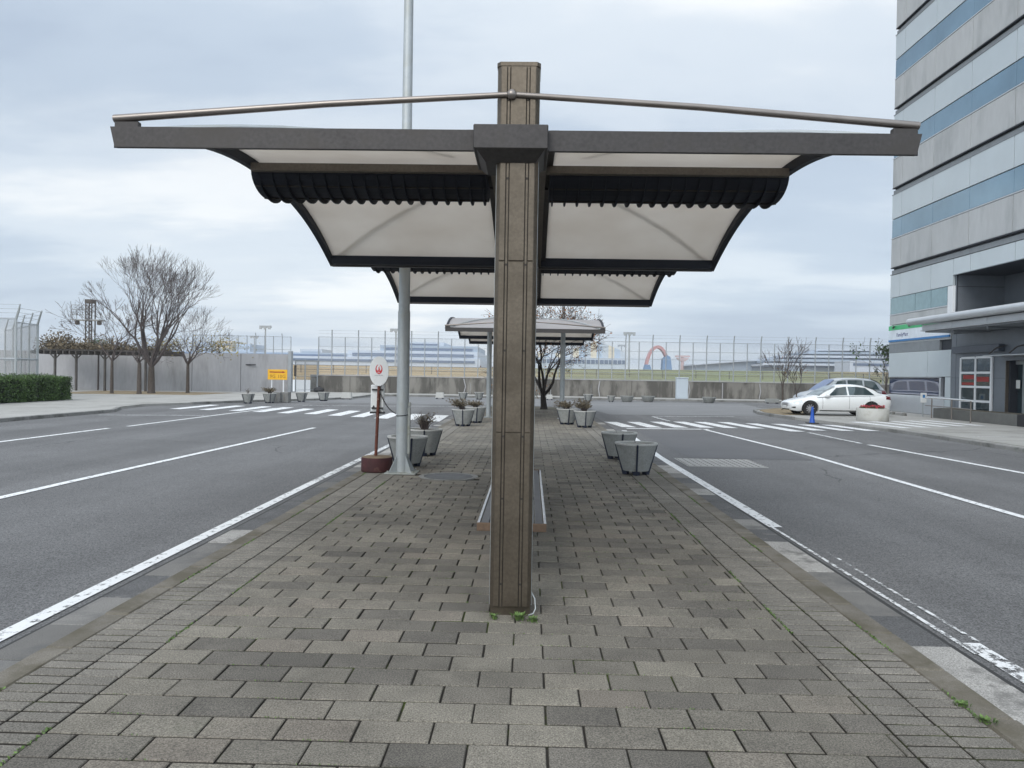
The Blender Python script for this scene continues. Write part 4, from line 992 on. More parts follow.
q = MB(); q.tube([(c.x, c.y, .0), (c.x, c.y, 3.1)], [.05, .03], 6); q.build('stem', 'bark', sh)
for k, (x, y, n, lab) in enumerate(((-24.9, 52.3, 420, 'pale yellow leafy creeper hanging on the pergola left of the big tree trunk'), (-21.2, 52.0, 460, 'pale yellow-green leafy creeper over the wall top right of the big tree'))):
    q = MB()
    for i in range(n): q.leaf((x+random.gauss(0, .9), y+random.gauss(0, .4), 3.25+random.gauss(0, .33)), .075)
    sh = thing('creeper', lab, 'climbing plant', (0, 0, 0)); q.build('foliage', 'leaf_yellow', sh); q = MB()
    for j in range(5): q.tube([(x, y, 2.7), (x+random.gauss(0, .4), y, 3.1), (x+random.gauss(0, 1.0), y, 3.5)], [.02, .014, .006], 4)
    q.build('stem', 'twig', sh)

# security fence with outward arms, left edge
def secfence(label, pts, h, extra=()):
    t = thing('security_fence', label, 'fence', (0, 0, 0), group='security fencing with barbed wire arms')
    for x, y in pts:
        q = MB(); q.tube([(x, y, 0), (x, y, h)], .05, 8); q.tube([(x, y, h-.02), (x+.34, y-.22, h+.62)], [.045, .035], 6); q.build('post', 'galv', t)
    for (x0, y0), (x1, y1) in zip(pts, pts[1:]):
        for z in (.25, 1.1, 1.92, h-.05): q = MB(); q.tube([(x0, y0, z), (x1, y1, z)], .045 if z == 1.92 else .022, 6); q.build('rail', 'galv_far', t)
        q = MB(); q.quad((x0, y0+.02, .1), (x1, y1+.02, .1), (x1, y1+.02, h), (x0, y0+.02, h)); q.build('wire_mesh', 'wire_mesh_dense', t)
        for f_ in (.35, .65, .97): q = MB(); q.tube([(x0+.34*f_, y0-.22*f_, h+.62*f_), (x1+.34*f_, y1-.22*f_, h+.62*f_)], .008, 4); q.build('barbed_wire', 'galv_far', t)
    return t
secfence('rear run of grey security fence with angled arms, ending beside the pergola', [(-24.7, 38.0), (-26.2, 39.6), (-27.7, 41.2), (-29.6, 43.3), (-31.5, 45.4)], 3.74)
secfence('front run of grey security fence with angled arms above the hedge, at the left edge', [(-24.25, 35.7), (-26.4, 35.5), (-28.6, 35.3), (-31.0, 35.1)], 3.86)
secfence('short side panel of security fence joining the front and rear runs', [(-24.3, 35.75), (-24.7, 37.95)], 3.7)

# hedge
t = thing('hedge', 'clipped dark green hedge on the left pavement, below the security fence', 'hedge', (0, 0, 0))
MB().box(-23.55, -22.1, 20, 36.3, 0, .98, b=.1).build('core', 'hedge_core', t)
q = MB()
for i in range(26000):
    r = random.random(); y = 36.5-abs(random.triangular(0, 13, 0)) if True else 0
    bump_ = .05*math.sin(y*3.1)+.05*math.sin(y*7.7+1)
    if r < .55: p = (-22.05+random.gauss(0, .06)+bump_, y, random.uniform(.03, 1.12))
    elif r < .85: p = (random.uniform(-23.6, -22.05), y, 1.06+random.gauss(0, .06)+bump_)
    else: p = (random.uniform(-23.6, -22.05), random.choice((36.38,))+random.gauss(0, .06), random.uniform(.03, 1.1))
    q.leaf(p, .042)
q.build('foliage', 'hedge', t)

# airfield light tower behind the wall
t = thing('light_tower', 'rusty lattice tower with a railed platform, standing behind the pergola and bare trees', 'tower', (-40.6, 70, 0))
q = MB()
for sx in (-1, 1):
    for sy in (-1, 1): q.tube([(sx*.28, sy*.28, 0), (sx*.28, sy*.28, 7.5)], .06, 5)
q.build('mast', 'wood_dark', t)
q = MB()
for k in range(12):
    z = .5+k*.58; q.tube([(-.3, -.32, z), (.3, -.32, z+.5)], .035, 4); q.tube([(.3, -.32, z), (-.3, -.32, z+.5)], .035, 4)
q.build('brace', 'wood_dark', t)
MB().box(-.36, .36, -.36, .36, 7.5, 7.85, b=.03).build('cap', 'wood_dark', t)
q = MB(); q.box(-1.55, 1.1, -.5, .5, 5.9, 6.0); q.build('platform', 'galv_far', t)
q = MB()
for x in (-1.5, -1.0, -.5): q.tube([(x, -.45, 6), (x, -.45, 7.3)], .03, 4)
for z in (6.4, 6.9, 7.3): q.tube([(-1.5, -.45, z), (-.3, -.45, z)], .03, 4)
q.build('railing', 'galv_far', t)
for x in (-1.1, .95): q = MB(); q.lathe([(.10, 5.5), (.20, 5.55), (.20, 5.8), (.1, 5.9)], 10, c=(x, -.2)); q.build('floodlight', 'wood_dark', t)

# ================================================================== TREES
def grow(mb, tips, p, d, r, length, depth, spread, up, minr, sides=5, shrink=.80, curv=.16):
    segs = 3 if depth > 3 else 2; pts = [Vector(p)]; rad = [r]; dd = Vector(d); q = Vector(p)
    for i in range(segs):
        dd = (dd+Vector((random.gauss(0, curv), random.gauss(0, curv), random.gauss(0, curv*.6)+up*.06))).normalized()
        q = q+dd*length/segs; pts.append(q.copy()); rad.append(max(minr, r*(1-.32*(i+1)/segs)))
    mb.tube(pts, rad, sides if depth > 3 else 3, caps=False)
    if depth == 0: tips.append((pts[-1], dd)); return
    k = 2 if random.random() < .55 else 3
    a0 = random.uniform(0, 2*PI)
    for i in range(k):
        a = a0+2*PI*i/k+random.gauss(0, .35); ref = Vector((0, 0, 1)) if abs(dd.z) < .95 else Vector((1, 0, 0))
        u = dd.cross(ref).normalized(); w = dd.cross(u); s_ = spread*random.uniform(.6, 1.25)
        nd = (dd*math.cos(s_)+(u*math.cos(a)+w*math.sin(a))*math.sin(s_)+Vector((0, 0, up*.12))).normalized()
        grow(mb, tips, pts[-1], nd, max(minr, rad[-1]*(.78 if k == 2 else .68)), length*shrink*random.uniform(.82, 1.15), depth-1, spread, up, minr, sides, shrink, curv)
    if depth <= 5 and random.random() < .5:
        nd = (dd+Vector((random.gauss(0, .6), random.gauss(0, .6), random.gauss(0, .3)))).normalized()
        grow(mb, tips, pts[1], nd, max(minr, r*.4), length*.6, max(0, depth-2), spread, up, minr, sides, shrink, curv)
def bare_tree(label, loc, h0, r0, limbs, llen, depth, tilt, group, bark='bark', spread=.36, up=.4, minr=.007, shrink=.80, leaves=None, kind='bare_tree', lean=(0, 0)):
    t = thing(kind, label, 'tree', loc, group=group)
    q = MB(); q.tube([(0, 0, -.05), (0, 0, .12), (lean[0]*.5, lean[1]*.5, h0*.5), (lean[0], lean[1], h0)], [r0*1.35, r0*1.05, r0*.95, r0*.8], 10); q.build('trunk', bark, t, smooth=True)
    c = MB(); tips = []
    for i in range(limbs):
        a = 2*PI*i/limbs+random.gauss(0, .25); tl = tilt*random.uniform(.35, 1.1)
        grow(c, tips, (lean[0], lean[1], h0-.04*random.random()), Vector((math.cos(a)*math.sin(tl), math.sin(a)*math.sin(tl), math.cos(tl))), r0*.55, llen*random.uniform(.85, 1.1), depth, spread, up, minr, shrink=shrink)
    c.build('crown', 'twig' if bark == 'bark' else bark, t)
    if leaves:
        m_, n_, sz = leaves; q = MB()
        for i in range(n_):
            p, d = random.choice(tips); q.leaf(p-d*random.uniform(0, .5)+Vector((random.gauss(0, .08), random.gauss(0, .08), random.gauss(0, .08))), sz)
        q.build('foliage', m_, t)
    return t
random.seed(21)
GB = 'bare trees in front of the panel wall'
bare_tree('biggest bare tree, wide vase-shaped crown, on the left before the panel wall', (-23.9, 48, 0), 1.7, .21, 8, 1.98, 6, .52, GB, spread=.27, up=.6, minr=.0065, shrink=.785)
bare_tree('small slender bare tree left of the biggest bare tree', (-25.6, 46.5, 0), 2.0, .10, 4, 1.05, 5, .8, GB, spread=.40, minr=.009)
bare_tree('small bare tree right of the biggest bare tree, before the wall', (-22.3, 49.6, 0), 1.9, .11, 5, 1.02, 5, .80, GB, spread=.36, minr=.006, shrink=.84)
bare_tree('thin pollarded bare trunk just left of the biggest tree trunk', (-23.85, 46.4, 0), 1.9, .13, 4, .35, 3, .8, GB, spread=.5, minr=.012)
random.seed(5)
bare_tree('dark forked tree with sparse brown leaves at the far end of the island', (.66, 35.6, 0), .65, .15, 5, 1.15, 6, .98, 'trees on the road islands', 'bark_dark', .48, .16, .006, .82, ('leaf_brown', 2600, .055), 'island_tree', (-.05, 0))
bare_tree('thin young twiggy tree at the left tip of the car park corner', (12.85, 39.4, 0), 1.1, .045, 4, .72, 4, .26, 'trees on the road islands', 'bark', .26, .9, .007, .80, ('leaf_brown', 60, .04), 'young_tree')
bare_tree('second thin twiggy sapling just left of the white car', (13.75, 40.0, 0), .9, .035, 3, .5, 3, .35, 'trees on the road islands', 'bark', .35, .8, .011, .82, ('leaf_brown', 40, .04), 'young_tree')
bare_tree('tall airy small-leaved evergreen tree behind the corner of the office building', (20.5, 44.8, 0), 1.2, .07, 3, .80, 4, .55, None, 'bark', .42, .4, .008, .82, ('leaf_green', 520, .08), 'evergreen_tree')

# ================================================================== OFFICE BUILDING
FX = 18.88; NY, SY = 41.0, 6.0
bd = thing('office_building', 'tall grey panelled office block with blue window bands and a projecting entrance canopy', 'building', (0, 0, 0))
q = MB()
q.box(FX+.12, 46, SY, NY-.1, 7.15, 30); q.box(FX+.12, 46, 34.98, NY-.1, 0, 7.15); q.box(21.2, 46, SY, 34.98, 0, 7.15); q.box(FX+.12, 21.2, SY, 34.98, 6.35, 7.15)
q.box(FX+.12, 21.2, SY, 34.98, 3.75, 4.2); q.box(FX+.12, 21.2, 30.9, 34.98, 0, 3.75)
q.build('core', 'groove_dark', bd)
bays = [(41.0, 39.98)]; y = 39.98
while y > SY+.5: bays.append((y, max(SY, y-3.06))); y -= 3.06
def panels(z0, z1, m, name='wall_panel', x=FX, gap=.016, ymax=41.0, ymin=SY, th=.12, each=False, vg=.012):
    q = MB()
    for a, b in bays:
        a, b = min(a, ymax), max(b, ymin)
        if a-b < .1: continue
        q.box(x, x+th, b+gap, a-gap, z0+vg, z1-vg, b=.006)
        if each: q.build(name, m, bd); q = MB()
    if not each: q.build(name, m, bd)
G0 = 7.33; FLH = 4.18
for k in range(6):
    zg = G0+FLH*k; top = zg+FLH
    panels(zg+.17, zg+1.66, 'panel_grey'); panels(zg+2.70, top-.19, 'panel_light')
    panels(zg+1.72, zg+2.69, 'blue_glass', 'window', x=FX+.02, th=.1, each=True, gap=.008)
    MB().box(FX-.015, FX+.1, SY, NY, zg+1.66, zg+1.715, b=.006).build('sill', 'canopy', bd)
for k in range(7):
    zg = G0+FLH*k; q = MB()
    q.box(FX-.02, FX+.12, SY, NY+.02, zg-.215, zg-.178, b=.004); q.box(FX+.06, FX+.12, SY, NY, zg-.175, zg+.03); q.build('floor_band', 'louver', bd)
q = MB()
for k in range(7):
    zg = G0+FLH*k; q.box(FX-.02, 46, SY, NY-.02, zg+.12, zg+.165, b=.004)
q.build('band_edge', 'groove_dark', bd)
# gable walls (away from the photo's view): the same bands
q = MB(); q2 = MB(); q3 = MB()
for k in range(-2, 6):
    zg = G0+FLH*k; lo = max(0, zg+.17)
    for Y0, Y1 in ((NY-.1, NY), (SY-.1, SY-.001)):
        if zg+1.86 > lo: q.box(FX+.13, 46, Y0, Y1, lo, zg+1.86)
        if zg+2.69 > 0: q3.box(FX+.13, 46, Y0+.02, Y1-.02, max(0, zg+1.88), zg+2.69)
        q2.box(FX+.13, 46, Y0, Y1, max(0, zg+2.70), zg+FLH-.19)
q.build('gable_panel', 'panel_grey', bd); q2.build('gable_panel', 'panel_light', bd); q3.build('gable_window', 'blue_glass', bd)
MB().box(FX+.3, 46, SY, NY, 30, 31).build('roof', 'panel_grey', bd)
# lower floors
q = MB()
for a, b, z0 in ((41, 39.98, 5.92), (39.98, 36.92, 5.92), (36.92, 35.0, 5.92)): q.box(FX, FX+.12, b+.016, a-.016, z0, 7.09, b=.006)
y = 35.0
for w in (1.35, 3.06, 3.06, 3.06, 3.06, 3.06, 3.06, 3.06, 3.06):
    q.box(FX, FX+.12, max(SY, y-w)+.016, y-.016, 6.36, 7.09, b=.006); y -= w
q.build('wall_panel', 'panel_light', bd)
for a, b in ((41.0, 38.4), (38.38, 36.9), (36.88, 35.45)): MB().box(FX+.02, FX+.12, b+.008, a-.008, 5.06, 5.90).build('window', 'window_green', bd)
MB().box(FX-.012, FX+.12, 35.42, NY, 4.985, 5.05, b=.006).build('sill', 'canopy', bd)
MB().box(FX-.004, FX+.14, 34.98, 35.40, 4.5, 5.90, b=.006).build('wall_panel', 'white_frame', bd)
q = MB(); q.box(FX+.001, FX+.12, 34.99, 40.995, 4.50, 4.975, b=.006); q.build('wall_panel', 'panel_grey', bd)
q = MB(); q.box(FX, FX+.12, 36.0, NY, 3.03, 3.50, b=.006); q.build('floor_band', 'louver', bd)
q = MB()
for a, b in ((41, 37.05), (37.05, 35.0)): q.box(FX, FX+.12, b+.016, a-.016, 1.80, 3.02, b=.006)
q.build('wall_panel', 'panel_light', bd)
MB().box(FX, FX+.12, 35.05, NY, 3.504, 4.47).build('wall_panel', 'panel_grey', bd)
MB().box(FX+.04, FX+.12, 35.95, NY-.05, .92, 1.76).build('window', 'navy_glass', bd)
q = MB(); q.box(FX-.01, FX+.12, 35.80, 35.94, .88, 1.79); q.box(FX-.01, FX+.12, 35.80, NY, 1.765, 1.795); q.build('window_frame', 'canopy', bd)
MB().box(FX-.06, FX+.12, 35.45, NY, 0, .88, b=.03).build('base_course', 'canopy', bd)
MB().box(FX-.02, FX+.12, 34.98, 35.44, 0, 1.78, b=.01).build('wall_panel', 'panel_light', bd)
# recess above the canopy
MB().box(FX+.12, 21.19, 34.90, 34.975, 4.2, 6.345).build('recess_wall', 'panel_slate', bd)
q = MB(); q.box(FX+.125, FX+.17, 34.88, 34.899, 4.2, 6.34); q.box(FX+.17, 21.1, 34.89, 34.899, 5.83, 5.85); q.build('recess_joint', 'groove_dark', bd)
q = MB(); y = 34.88
while y > SY: q.box(21.10, 21.19, max(SY, y-2.0)+.01, y-.01, 4.2, 6.34); y -= 2.0
q.build('recess_wall', 'panel_slate', bd)
text('ユーナリィ', .42, bd, 'canopy', (21.085, 31.6, 5.32), (PI/2, 0, -PI/2), 'lettering', .01)
q = MB(); q.add([(21.09, 33.35, 5.1), (21.09, 32.85, 5.1), (21.09, 33.0, 5.6)], [(0, 1, 2)]); q.build('emblem', 'sign_navy', bd)
# canopy
cp = MB(); prof = [(16.62+.17-.17*math.sin(PI*i/10), 4.03+.155-.155*math.cos(PI*i/10)) for i in range(11)]
cp.prism(prof+[(18.8, 4.52), (18.8, 4.25)], 'y', 12, 34.55); cpo = cp.build('canopy', 'canopy', bd, smooth=True)
q = MB(); y = 34.1
while y > 12: q.box(17.10, 18.78, max(12, y-2.4)+.012, y-.012, 3.80, 4.03, b=.008); y -= 2.4
q.build('canopy_fascia', 'canopy', cpo)
MB().box(17.06, 18.8, 12, 34.15, 3.76, 3.80, b=.004).build('canopy_trim', 'canopy', cpo)
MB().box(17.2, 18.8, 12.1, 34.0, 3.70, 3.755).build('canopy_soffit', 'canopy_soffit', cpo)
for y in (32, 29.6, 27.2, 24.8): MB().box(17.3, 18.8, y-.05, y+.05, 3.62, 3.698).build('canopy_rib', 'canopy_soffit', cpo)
# ground floor entrance
q = MB(); q.box(FX+.001, FX+.12, 31.0, 34.6, 0, 3.69); q.box(FX+.003, FX+.12, 34.6, 34.975, 0, 3.69); q.box(FX+.0, FX+.12, SY, 27.0, 0, 3.7); q.box(FX, FX+.12, 27.0, 31.0, 2.45, 3.7); q.build('wall_panel', 'panel_slate', bd)
q = MB(); q.box(FX-.005, FX, 34.58, 34.61, 0, 3.69); q.box(FX-.004, FX, 31, 34.9, 1.74, 1.76); q.box(FX-.25, FX, 31.1, 34.5, 2.82, 3.12, b=.01); q.build('wall_joint', 'panel_dark', bd)
wf = MB()
ya, yb, za, zb = 31.85, 34.08, .40, 2.62
for y in (ya, (ya+yb)/2, yb): wf.box(FX-.09, FX-.01, y-.05, y+.05, za, zb, b=.008)
for z in (zb, 1.98, 1.38, .78): wf.box(FX-.088, FX-.012, ya+.052, (ya+yb)/2-.052, z-.05, z+.04); wf.box(FX-.088, FX-.012, (ya+yb)/2+.052, yb-.052, z-.05, z+.04)
wfo = wf.build('entrance_window', 'white_frame', bd)
for i, (z0, z1) in enumerate(((2.03, 2.56), (1.43, 1.92), (.83, 1.32), (.42, .72))):
    for j, (y0, y1) in enumerate(((ya+.055, (ya+yb)/2-.055), ((ya+yb)/2+.055, yb-.055))):
        MB().box(FX-.05, FX-.04, y0, y1, z0, z1).build('pane', 'dark_glass', wfo)
q = MB(); q.box(FX-.053, FX-.0505, 32.02, 32.9, 1.60, 1.80); q.box(FX-.053, FX-.0505, 33.05, 34.0, 1.45, 1.56); q.box(FX-.053, FX-.0505, 33.05, 33.9, 1.70, 1.88); q.build('red_poster', 'dark_red', wfo)
q = MB(); q.box(19.3, 19.36, 27, 31, 0, 2.45); q.build('door', 'dark_glass', bd)
q = MB()
for y in (31.0-.06, 30.45, 30.4-.0, 28.9, 27.3): q.box(19.22, 19.3, y-.035, y+.035, 0, 2.45)
q.box(19.2, 19.3, 27, 31, 2.30, 2.45); q.build('door_frame', 'galv', bd)
q = MB(); q.box(19.205, 19.215, 30.62, 30.86, 1.35, 1.68); q.box(19.205, 19.215, 29.75, 30.25, 1.38, 1.68); q.build('notice', 'paper', bd)
MB().box(FX+.0, 19.3, 30.99, 31.02, 0, 2.44).build('door_jamb', 'bronze_mid', bd)
aw = MB(); aw.box(FX-.75, FX, 26.5, 31.3, 2.62, 2.65); awo = aw.build('glass_awning', 'canopy', bd)
for y in (31.0, 29.7, 28.4, 27.1): q = MB(); q.tube([(FX-.02, y, 3.05), (FX-.4, y, 2.95), (FX-.68, y, 2.70)], .025, 6); q.build('bracket', 'steel', awo)
sg = MB(); sg.box(FX-.05, FX-.005, 35.1, NY-.02, 4.20, 4.43); so_ = sg.build('sign_band', 'sign_green', bd)
MB().box(FX-.045, FX-.005, 35.1, NY-.02, 3.70, 4.199).build('sign_band', 'sign_white', so_)
MB().box(FX-.05, FX-.005, 35.1, NY-.02, 3.60, 3.699).build('sign_band', 'sign_blue', so_)
text('FamilyMart', .27, so_, 'sign_navy', (FX-.048, 39.5, 3.93), (PI/2, 0, -PI/2), 'lettering', .002)
for y in (40.3, 38.6, 37.3): q = MB(); q.box(FX-.14, FX-.045, y-.02, y+.02, 4.34, 4.40); q.box(FX-.17, FX-.11, y-.05, y+.05, 4.28, 4.35); q.build('spotlight', 'black', so_)
# plinth, handrail, notice, wheel stops, step
t = thing('planter_wall', 'long low dark stone planter wall in front of the entrance window', 'planter wall', (0, 0, 0))
MB().box(17.62, 18.55, 28.2, 34.0, 0, .42, b=.015).build('wall', 'plinth', t); MB().box(17.60, 18.57, 27.3, 28.19, 0, .44, b=.015).build('end_block', 'black', t)
MB().box(17.75, 18.42, 28.4, 33.9, .40, .43).build('soil', 'soil', t)
t = thing('handrail', 'steel handrail with a second lower rail beside the entrance', 'handrail', (0, 0, 0))
hp = [(17.35, 33.6), (17.28, 31.9), (16.95, 29.95)]
for x, y in hp: q = MB(); q.tube([(x, y, 0), (x, y, .84)], .028, 8); q.build('post', 'steel', t)
for z, r in ((.86, .035), (.52, .02)):
    q = MB(); q.tube([(hp[0][0]-.02, hp[0][1]+.5, z)]+[(x, y, z) for x, y in hp]+[(hp[2][0]-.03, hp[2][1]-.12, z)], r, 8); q.build('rail', 'chrome' if z > .8 else 'steel', t)
t = thing('notice_stand', 'small white notice plate with a blue mark at the far end of the handrail', 'notice', (17.55, 34.7, 0))
MB().box(-.13, .13, -.02, .02, .62, 1.06, b=.008).build('plate', 'white_sign', t); MB().box(-.05, .05, -.026, -.0205, .84, .98).build('mark', 'sign_blue', t); MB().box(-.02, .02, .021, .05, 0, .95).build('post', 'galv', t)
for i, (x, y, lab) in enumerate(((17.0, 36.6, 'grey concrete wheel stop closest to the office wall corner'), (16.9, 35.4, 'middle one of three concrete wheel stops by the office wall'), (17.4, 38.6, 'concrete wheel stop nearest the rear of the white car'))):
    t = thing('wheel_stop', lab, 'wheel stop', (x, y, 0), .15*i, 'wheel stops by the office wall')
    MB().prism([(-.10, 0), (.10, 0), (.07, .12), (-.07, .12)], 'y', -.3, .3).build('block', 'conc_kerb', t)
    MB().box(-.03, .03, -.22, -.16, .121, .127).build('bolt', 'steel', t)

# ================================================================== CARS
def make_car(label, loc, rz, paint, sect, gh, wheels, wr, wins, L_, cat='car', shade=False, sc=1.):
    t = thing('parked_car', label, cat, loc, rz, 'cars parked beside the office building')
    def interp(tab, x):
        if x <= tab[0][0]: return tab[0][1:]
        for a, b in zip(tab, tab[1:]):
            if x <= b[0]:
                f_ = (x-a[0])/(b[0]-a[0]); f_ = f_*f_*(3-2*f_)*.4+f_*.6; return tuple(p+(r_-p)*f_ for p, r_ in zip(a[1:], b[1:]))
        return tab[-1][1:]
    def sec(x):
        zb, hb, zs, hs, zd = interp(sect, x); zm = zb+(zs-zb)*.55
        return [(0, zb), (hb-.06, zb), (hb, zb+.07), (hs+.018, zm), (hs+.004, zs-.05), (hs-.05, zs+.01), (hs*.62, zd-.012), (0, zd+.012)]
    X0 = L_/2
    def bp(x, j, s):
        j = max(0, min(6.999, j)); p = sec(x); i = int(j); f_ = j-i; a, b = p[i], p[i+1]
        return Vector((x-X0, s*(a[0]+(b[0]-a[0])*f_), a[1]+(b[1]-a[1])*f_))
    q = MB(); st = sorted(set([s_[0] for s_ in sect]+[L_*i/26 for i in range(27)])); m = 14
    for x in st:
        p = sec(x); ring = [(x-X0, -a, z) for a, z in p]+[(x-X0, a, z) for a, z in p[::-1][1:-1]]
        q.v += ring
    m = len(ring)
    for i in range(len(st)-1):
        for j in range(m): q.f.append((i*m+j, (i+1)*m+j, (i+1)*m+(j+1) % m, i*m+(j+1) % m)); q.m.append(0)
    q.f.append(tuple(range(m))); q.f.append(tuple(range((len(st)-1)*m, len(st)*m))[::-1]); q.m += [0, 0]
    body = q.build('body', [paint], t)
    cut = MB()
    for wx in wheels:
        for s in (-1, 1): cut.tube([(wx-X0, s*.55, wr-.01), (wx-X0, s*1.2, wr-.01)], wr+.065, 28)
    co = cut.build('cut', ['black'])
    bpy.context.view_layer.update(); co.matrix_world = body.matrix_world.copy() if False else co.matrix_world
    co.parent = t; bpy.context.view_layer.update()
    bm_ = body.modifiers.new('b', 'BOOLEAN'); bm_.operation = 'DIFFERENCE'; bm_.solver = 'EXACT'; bm_.object = co
    bpy.context.view_layer.update()
    me = bpy.data.meshes.new_from_object(body.evaluated_get(bpy.context.evaluated_depsgraph_get()))
    body.modifiers.clear(); body.data = me; me.name = 'body'; bpy.data.objects.remove(co)
    me.materials.clear(); me.materials.append(M[paint])
    me.polygons.foreach_set('use_smooth', [True]*len(me.polygons)); me.polygons.foreach_set('material_index', [0]*len(me.polygons)); me.set_sharp_from_angle(angle=math.radians(40))
    # greenhouse
    def gs(x):
        z, hr, hb, zb = interp(gh, x); return [(hb, zb), (hr, max(zb+.005, z-.055)), (hr-.13, max(zb+.008, z-.008)), (0, z+.012)]
    q = MB(); gst = [gh[0][0]+(gh[-1][0]-gh[0][0])*i/24 for i in range(25)]
    for x in gst:
        p = gs(x); q.v += [(x-X0, -a, z) for a, z in p]+[(x-X0, a, z) for a, z in p[::-1][1:]]
    m = 7
    for i in range(24):
        for j in range(m-1): q.f.append((i*m+j, (i+1)*m+j, (i+1)*m+j+1, i*m+j+1)); q.m.append(0)
    q.f.append(tuple(range(m))); q.f.append(tuple(range(24*m, 25*m))[::-1]); q.m += [0, 0]
    roof = q.build('roof', paint, t, smooth=True)
    for s in (-1, 1):
        for xa, xb, xc, xd in wins:      # bottom from xa to xb, top from xc to xd
            q = MB(); n = 10
            for i in range(n+1):
                for tt in (0, 1):
                    f_ = i/n; x = (xa+(xb-xa)*f_) if tt == 0 else (xc+(xd-xc)*f_)
                    p = gs(x); lo, hi = .10, .90; k = lo if tt == 0 else hi
                    q.v.append((x-X0, s*(p[0][0]+(p[1][0]-p[0][0])*k+.007), p[0][1]+(p[1][1]-p[0][1])*k))
            for i in range(n): f4 = (2*i, 2*i+2, 2*i+3, 2*i+1); q.f.append(f4 if s < 0 else f4[::-1]); q.m.append(0)
            q.build('side_window', 'car_glass', t)
    def shield(xa, xb, nm, mt):
        q = MB(); n = 6
        for i in range(n+1):
            x = xa+(xb-xa)*i/n; p = gs(x)
            for f_ in (-1, -.5, 0, .5, 1):
                w = (p[1][0]-.04)*f_; zz = p[3][1]+(p[2][1]-p[3][1])*abs(f_)**2; q.v.append((x-X0-(.006 if xb > xa and xa < L_/2 else -.006), w, zz+.008))
        for i in range(n):
            for j in range(4): q.f.append((i*5+j, (i+1)*5+j, (i+1)*5+j+1, i*5+j+1)); q.m.append(0)
        q.build(nm, mt, t, smooth=True)
    shield(gh[0][0]+.06, gh[2][0]-.03, 'windscreen', 'sunshade' if shade else 'windshield'); shield(gh[-3][0]+.06, gh[-1][0]-.06, 'rear_window', 'car_glass')
    def patch(name, m_, x0, x1, j0, j1, s, off=.006, nx=5, nj=4, parent=t):
        q = MB()
        for i in range(nx+1):
            for k in range(nj+1):
                x = x0+(x1-x0)*i/nx; j = j0+(j1-j0)*k/nj; c = bp(x, j, s); du = bp(min(L_, x+.02), j, s)-bp(max(0, x-.02), j, s); dv = bp(x, min(6.9, j+.05), s)-bp(x, max(.1, j-.05), s)
                nn = du.cross(dv).normalized(); nn = nn if nn.y*s > -.01 and (nn.y*s > .05 or nn.z > 0) else -nn
                q.v.append(c+nn*off)
        for i in range(nx):
            for k in range(nj): q.f.append((i*(nj+1)+k, (i+1)*(nj+1)+k, (i+1)*(nj+1)+k+1, i*(nj+1)+k+1)); q.m.append(0)
        return q.build(name, m_, parent, smooth=True)
    for s in (-1, 1):
        patch('headlight', 'lamp_glass', .05, .50, 3.9, 5.2, s); patch('tail_light', 'tail_red', L_-.32, L_-.03, 3.6, 4.9, s)
        patch('fog_lamp', 'trim_black', .05, .20, 2.3, 2.8, s)
        for xx in (1.42, 2.66, 3.62): patch('door_seam', 'groove', xx-.006, xx+.006, 2.2, 4.95, s, .004, 1, 8)
        patch('sill', 'trim_black', wheels[0]+.45, wheels[1]-.45, 1.2, 1.9, s, .004)
        for xx in (2.35, 3.35): patch('door_handle', paint, xx-.09, xx+.09, 4.25, 4.42, s, .022)
        p = bp(1.62, 5, s); q = MB(); q.box(-.09, .08, -.10, .10, -.06, .07, b=.035); q.box(-.03, .03, -s*.05-.06, -s*.05+.06, -.09, -.04, b=.01); q.build('mirror', paint, t, loc=(p.x, p.y+s*.10, p.z+.10))
        patch('chrome_strip', 'chrome', 1.5, 3.9, 4.93, 5.0, s, .008, 10, 1)
    q = MB(); q.box(-.012, .02, -.36, .36, .42, .57, b=.02); q.build('grille', 'rim', t, loc=(-X0, 0, 0)); q = MB(); q.box(-.02, .02, -.45, .45, .24, .33, b=.02); q.build('air_intake', 'trim_black', t, loc=(-X0+.03, 0, 0))
    q = MB(); q.box(-.008, 0, -.17, .17, .36, .44); q.build('number_plate', 'white_sign', t, loc=(-X0-.012, 0, 0))
    for wx in wheels:
        for s in (-1, 1):
            w = thing('x', None, None); bpy.data.objects.remove(w)
            q = MB(); pr = [(wr*.62, -.10), (wr*.95, -.105), (wr, -.07), (wr, .07), (wr*.95, .105), (wr*.62, .10), (wr*.62, -.10)]
            for r_, z in pr:
                for k in range(28): a = 2*PI*k/28; q.v.append((r_*math.cos(a), z, r_*math.sin(a)))
            for i in range(6):
                for k in range(28): q.f.append((i*28+k, i*28+(k+1) % 28, (i+1)*28+(k+1) % 28, (i+1)*28+k)); q.m.append(0)
            ty = q.build('wheel', 'tyre', t, smooth=True, loc=(wx-X0, s*.80, wr))
            q = MB(); 
            for k in range(10):
                a = 2*PI*k/10; c_, s_ = math.cos(a), math.sin(a); n_x, n_z = -s_*.022, c_*.022
                r0, r1 = .04, wr*.64
                vs = [(c_*r0-n_x, s*.085, s_*r0-n_z), (c_*r0+n_x, s*.085, s_*r0+n_z), (c_*r1+n_x*1.2, s*.075, s_*r1+n_z*1.2), (c_*r1-n_x*1.2, s*.075, s_*r1-n_z*1.2)]
                q.add(vs+[(a_, b_-s*.03, d_) for a_, b_, d_ in vs], [(0, 1, 2, 3), (7, 6, 5, 4), (0, 4, 5, 1), (2, 6, 7, 3), (1, 5, 6, 2), (0, 3, 7, 4)])
            for r_, z in ((wr*.66, .09), (wr*.66, .06)):
                for k in range(24): a = 2*PI*k/24; q.v.append((r_*math.cos(a), s*z, r_*math.sin(a)))
            b_ = len(q.v)-48
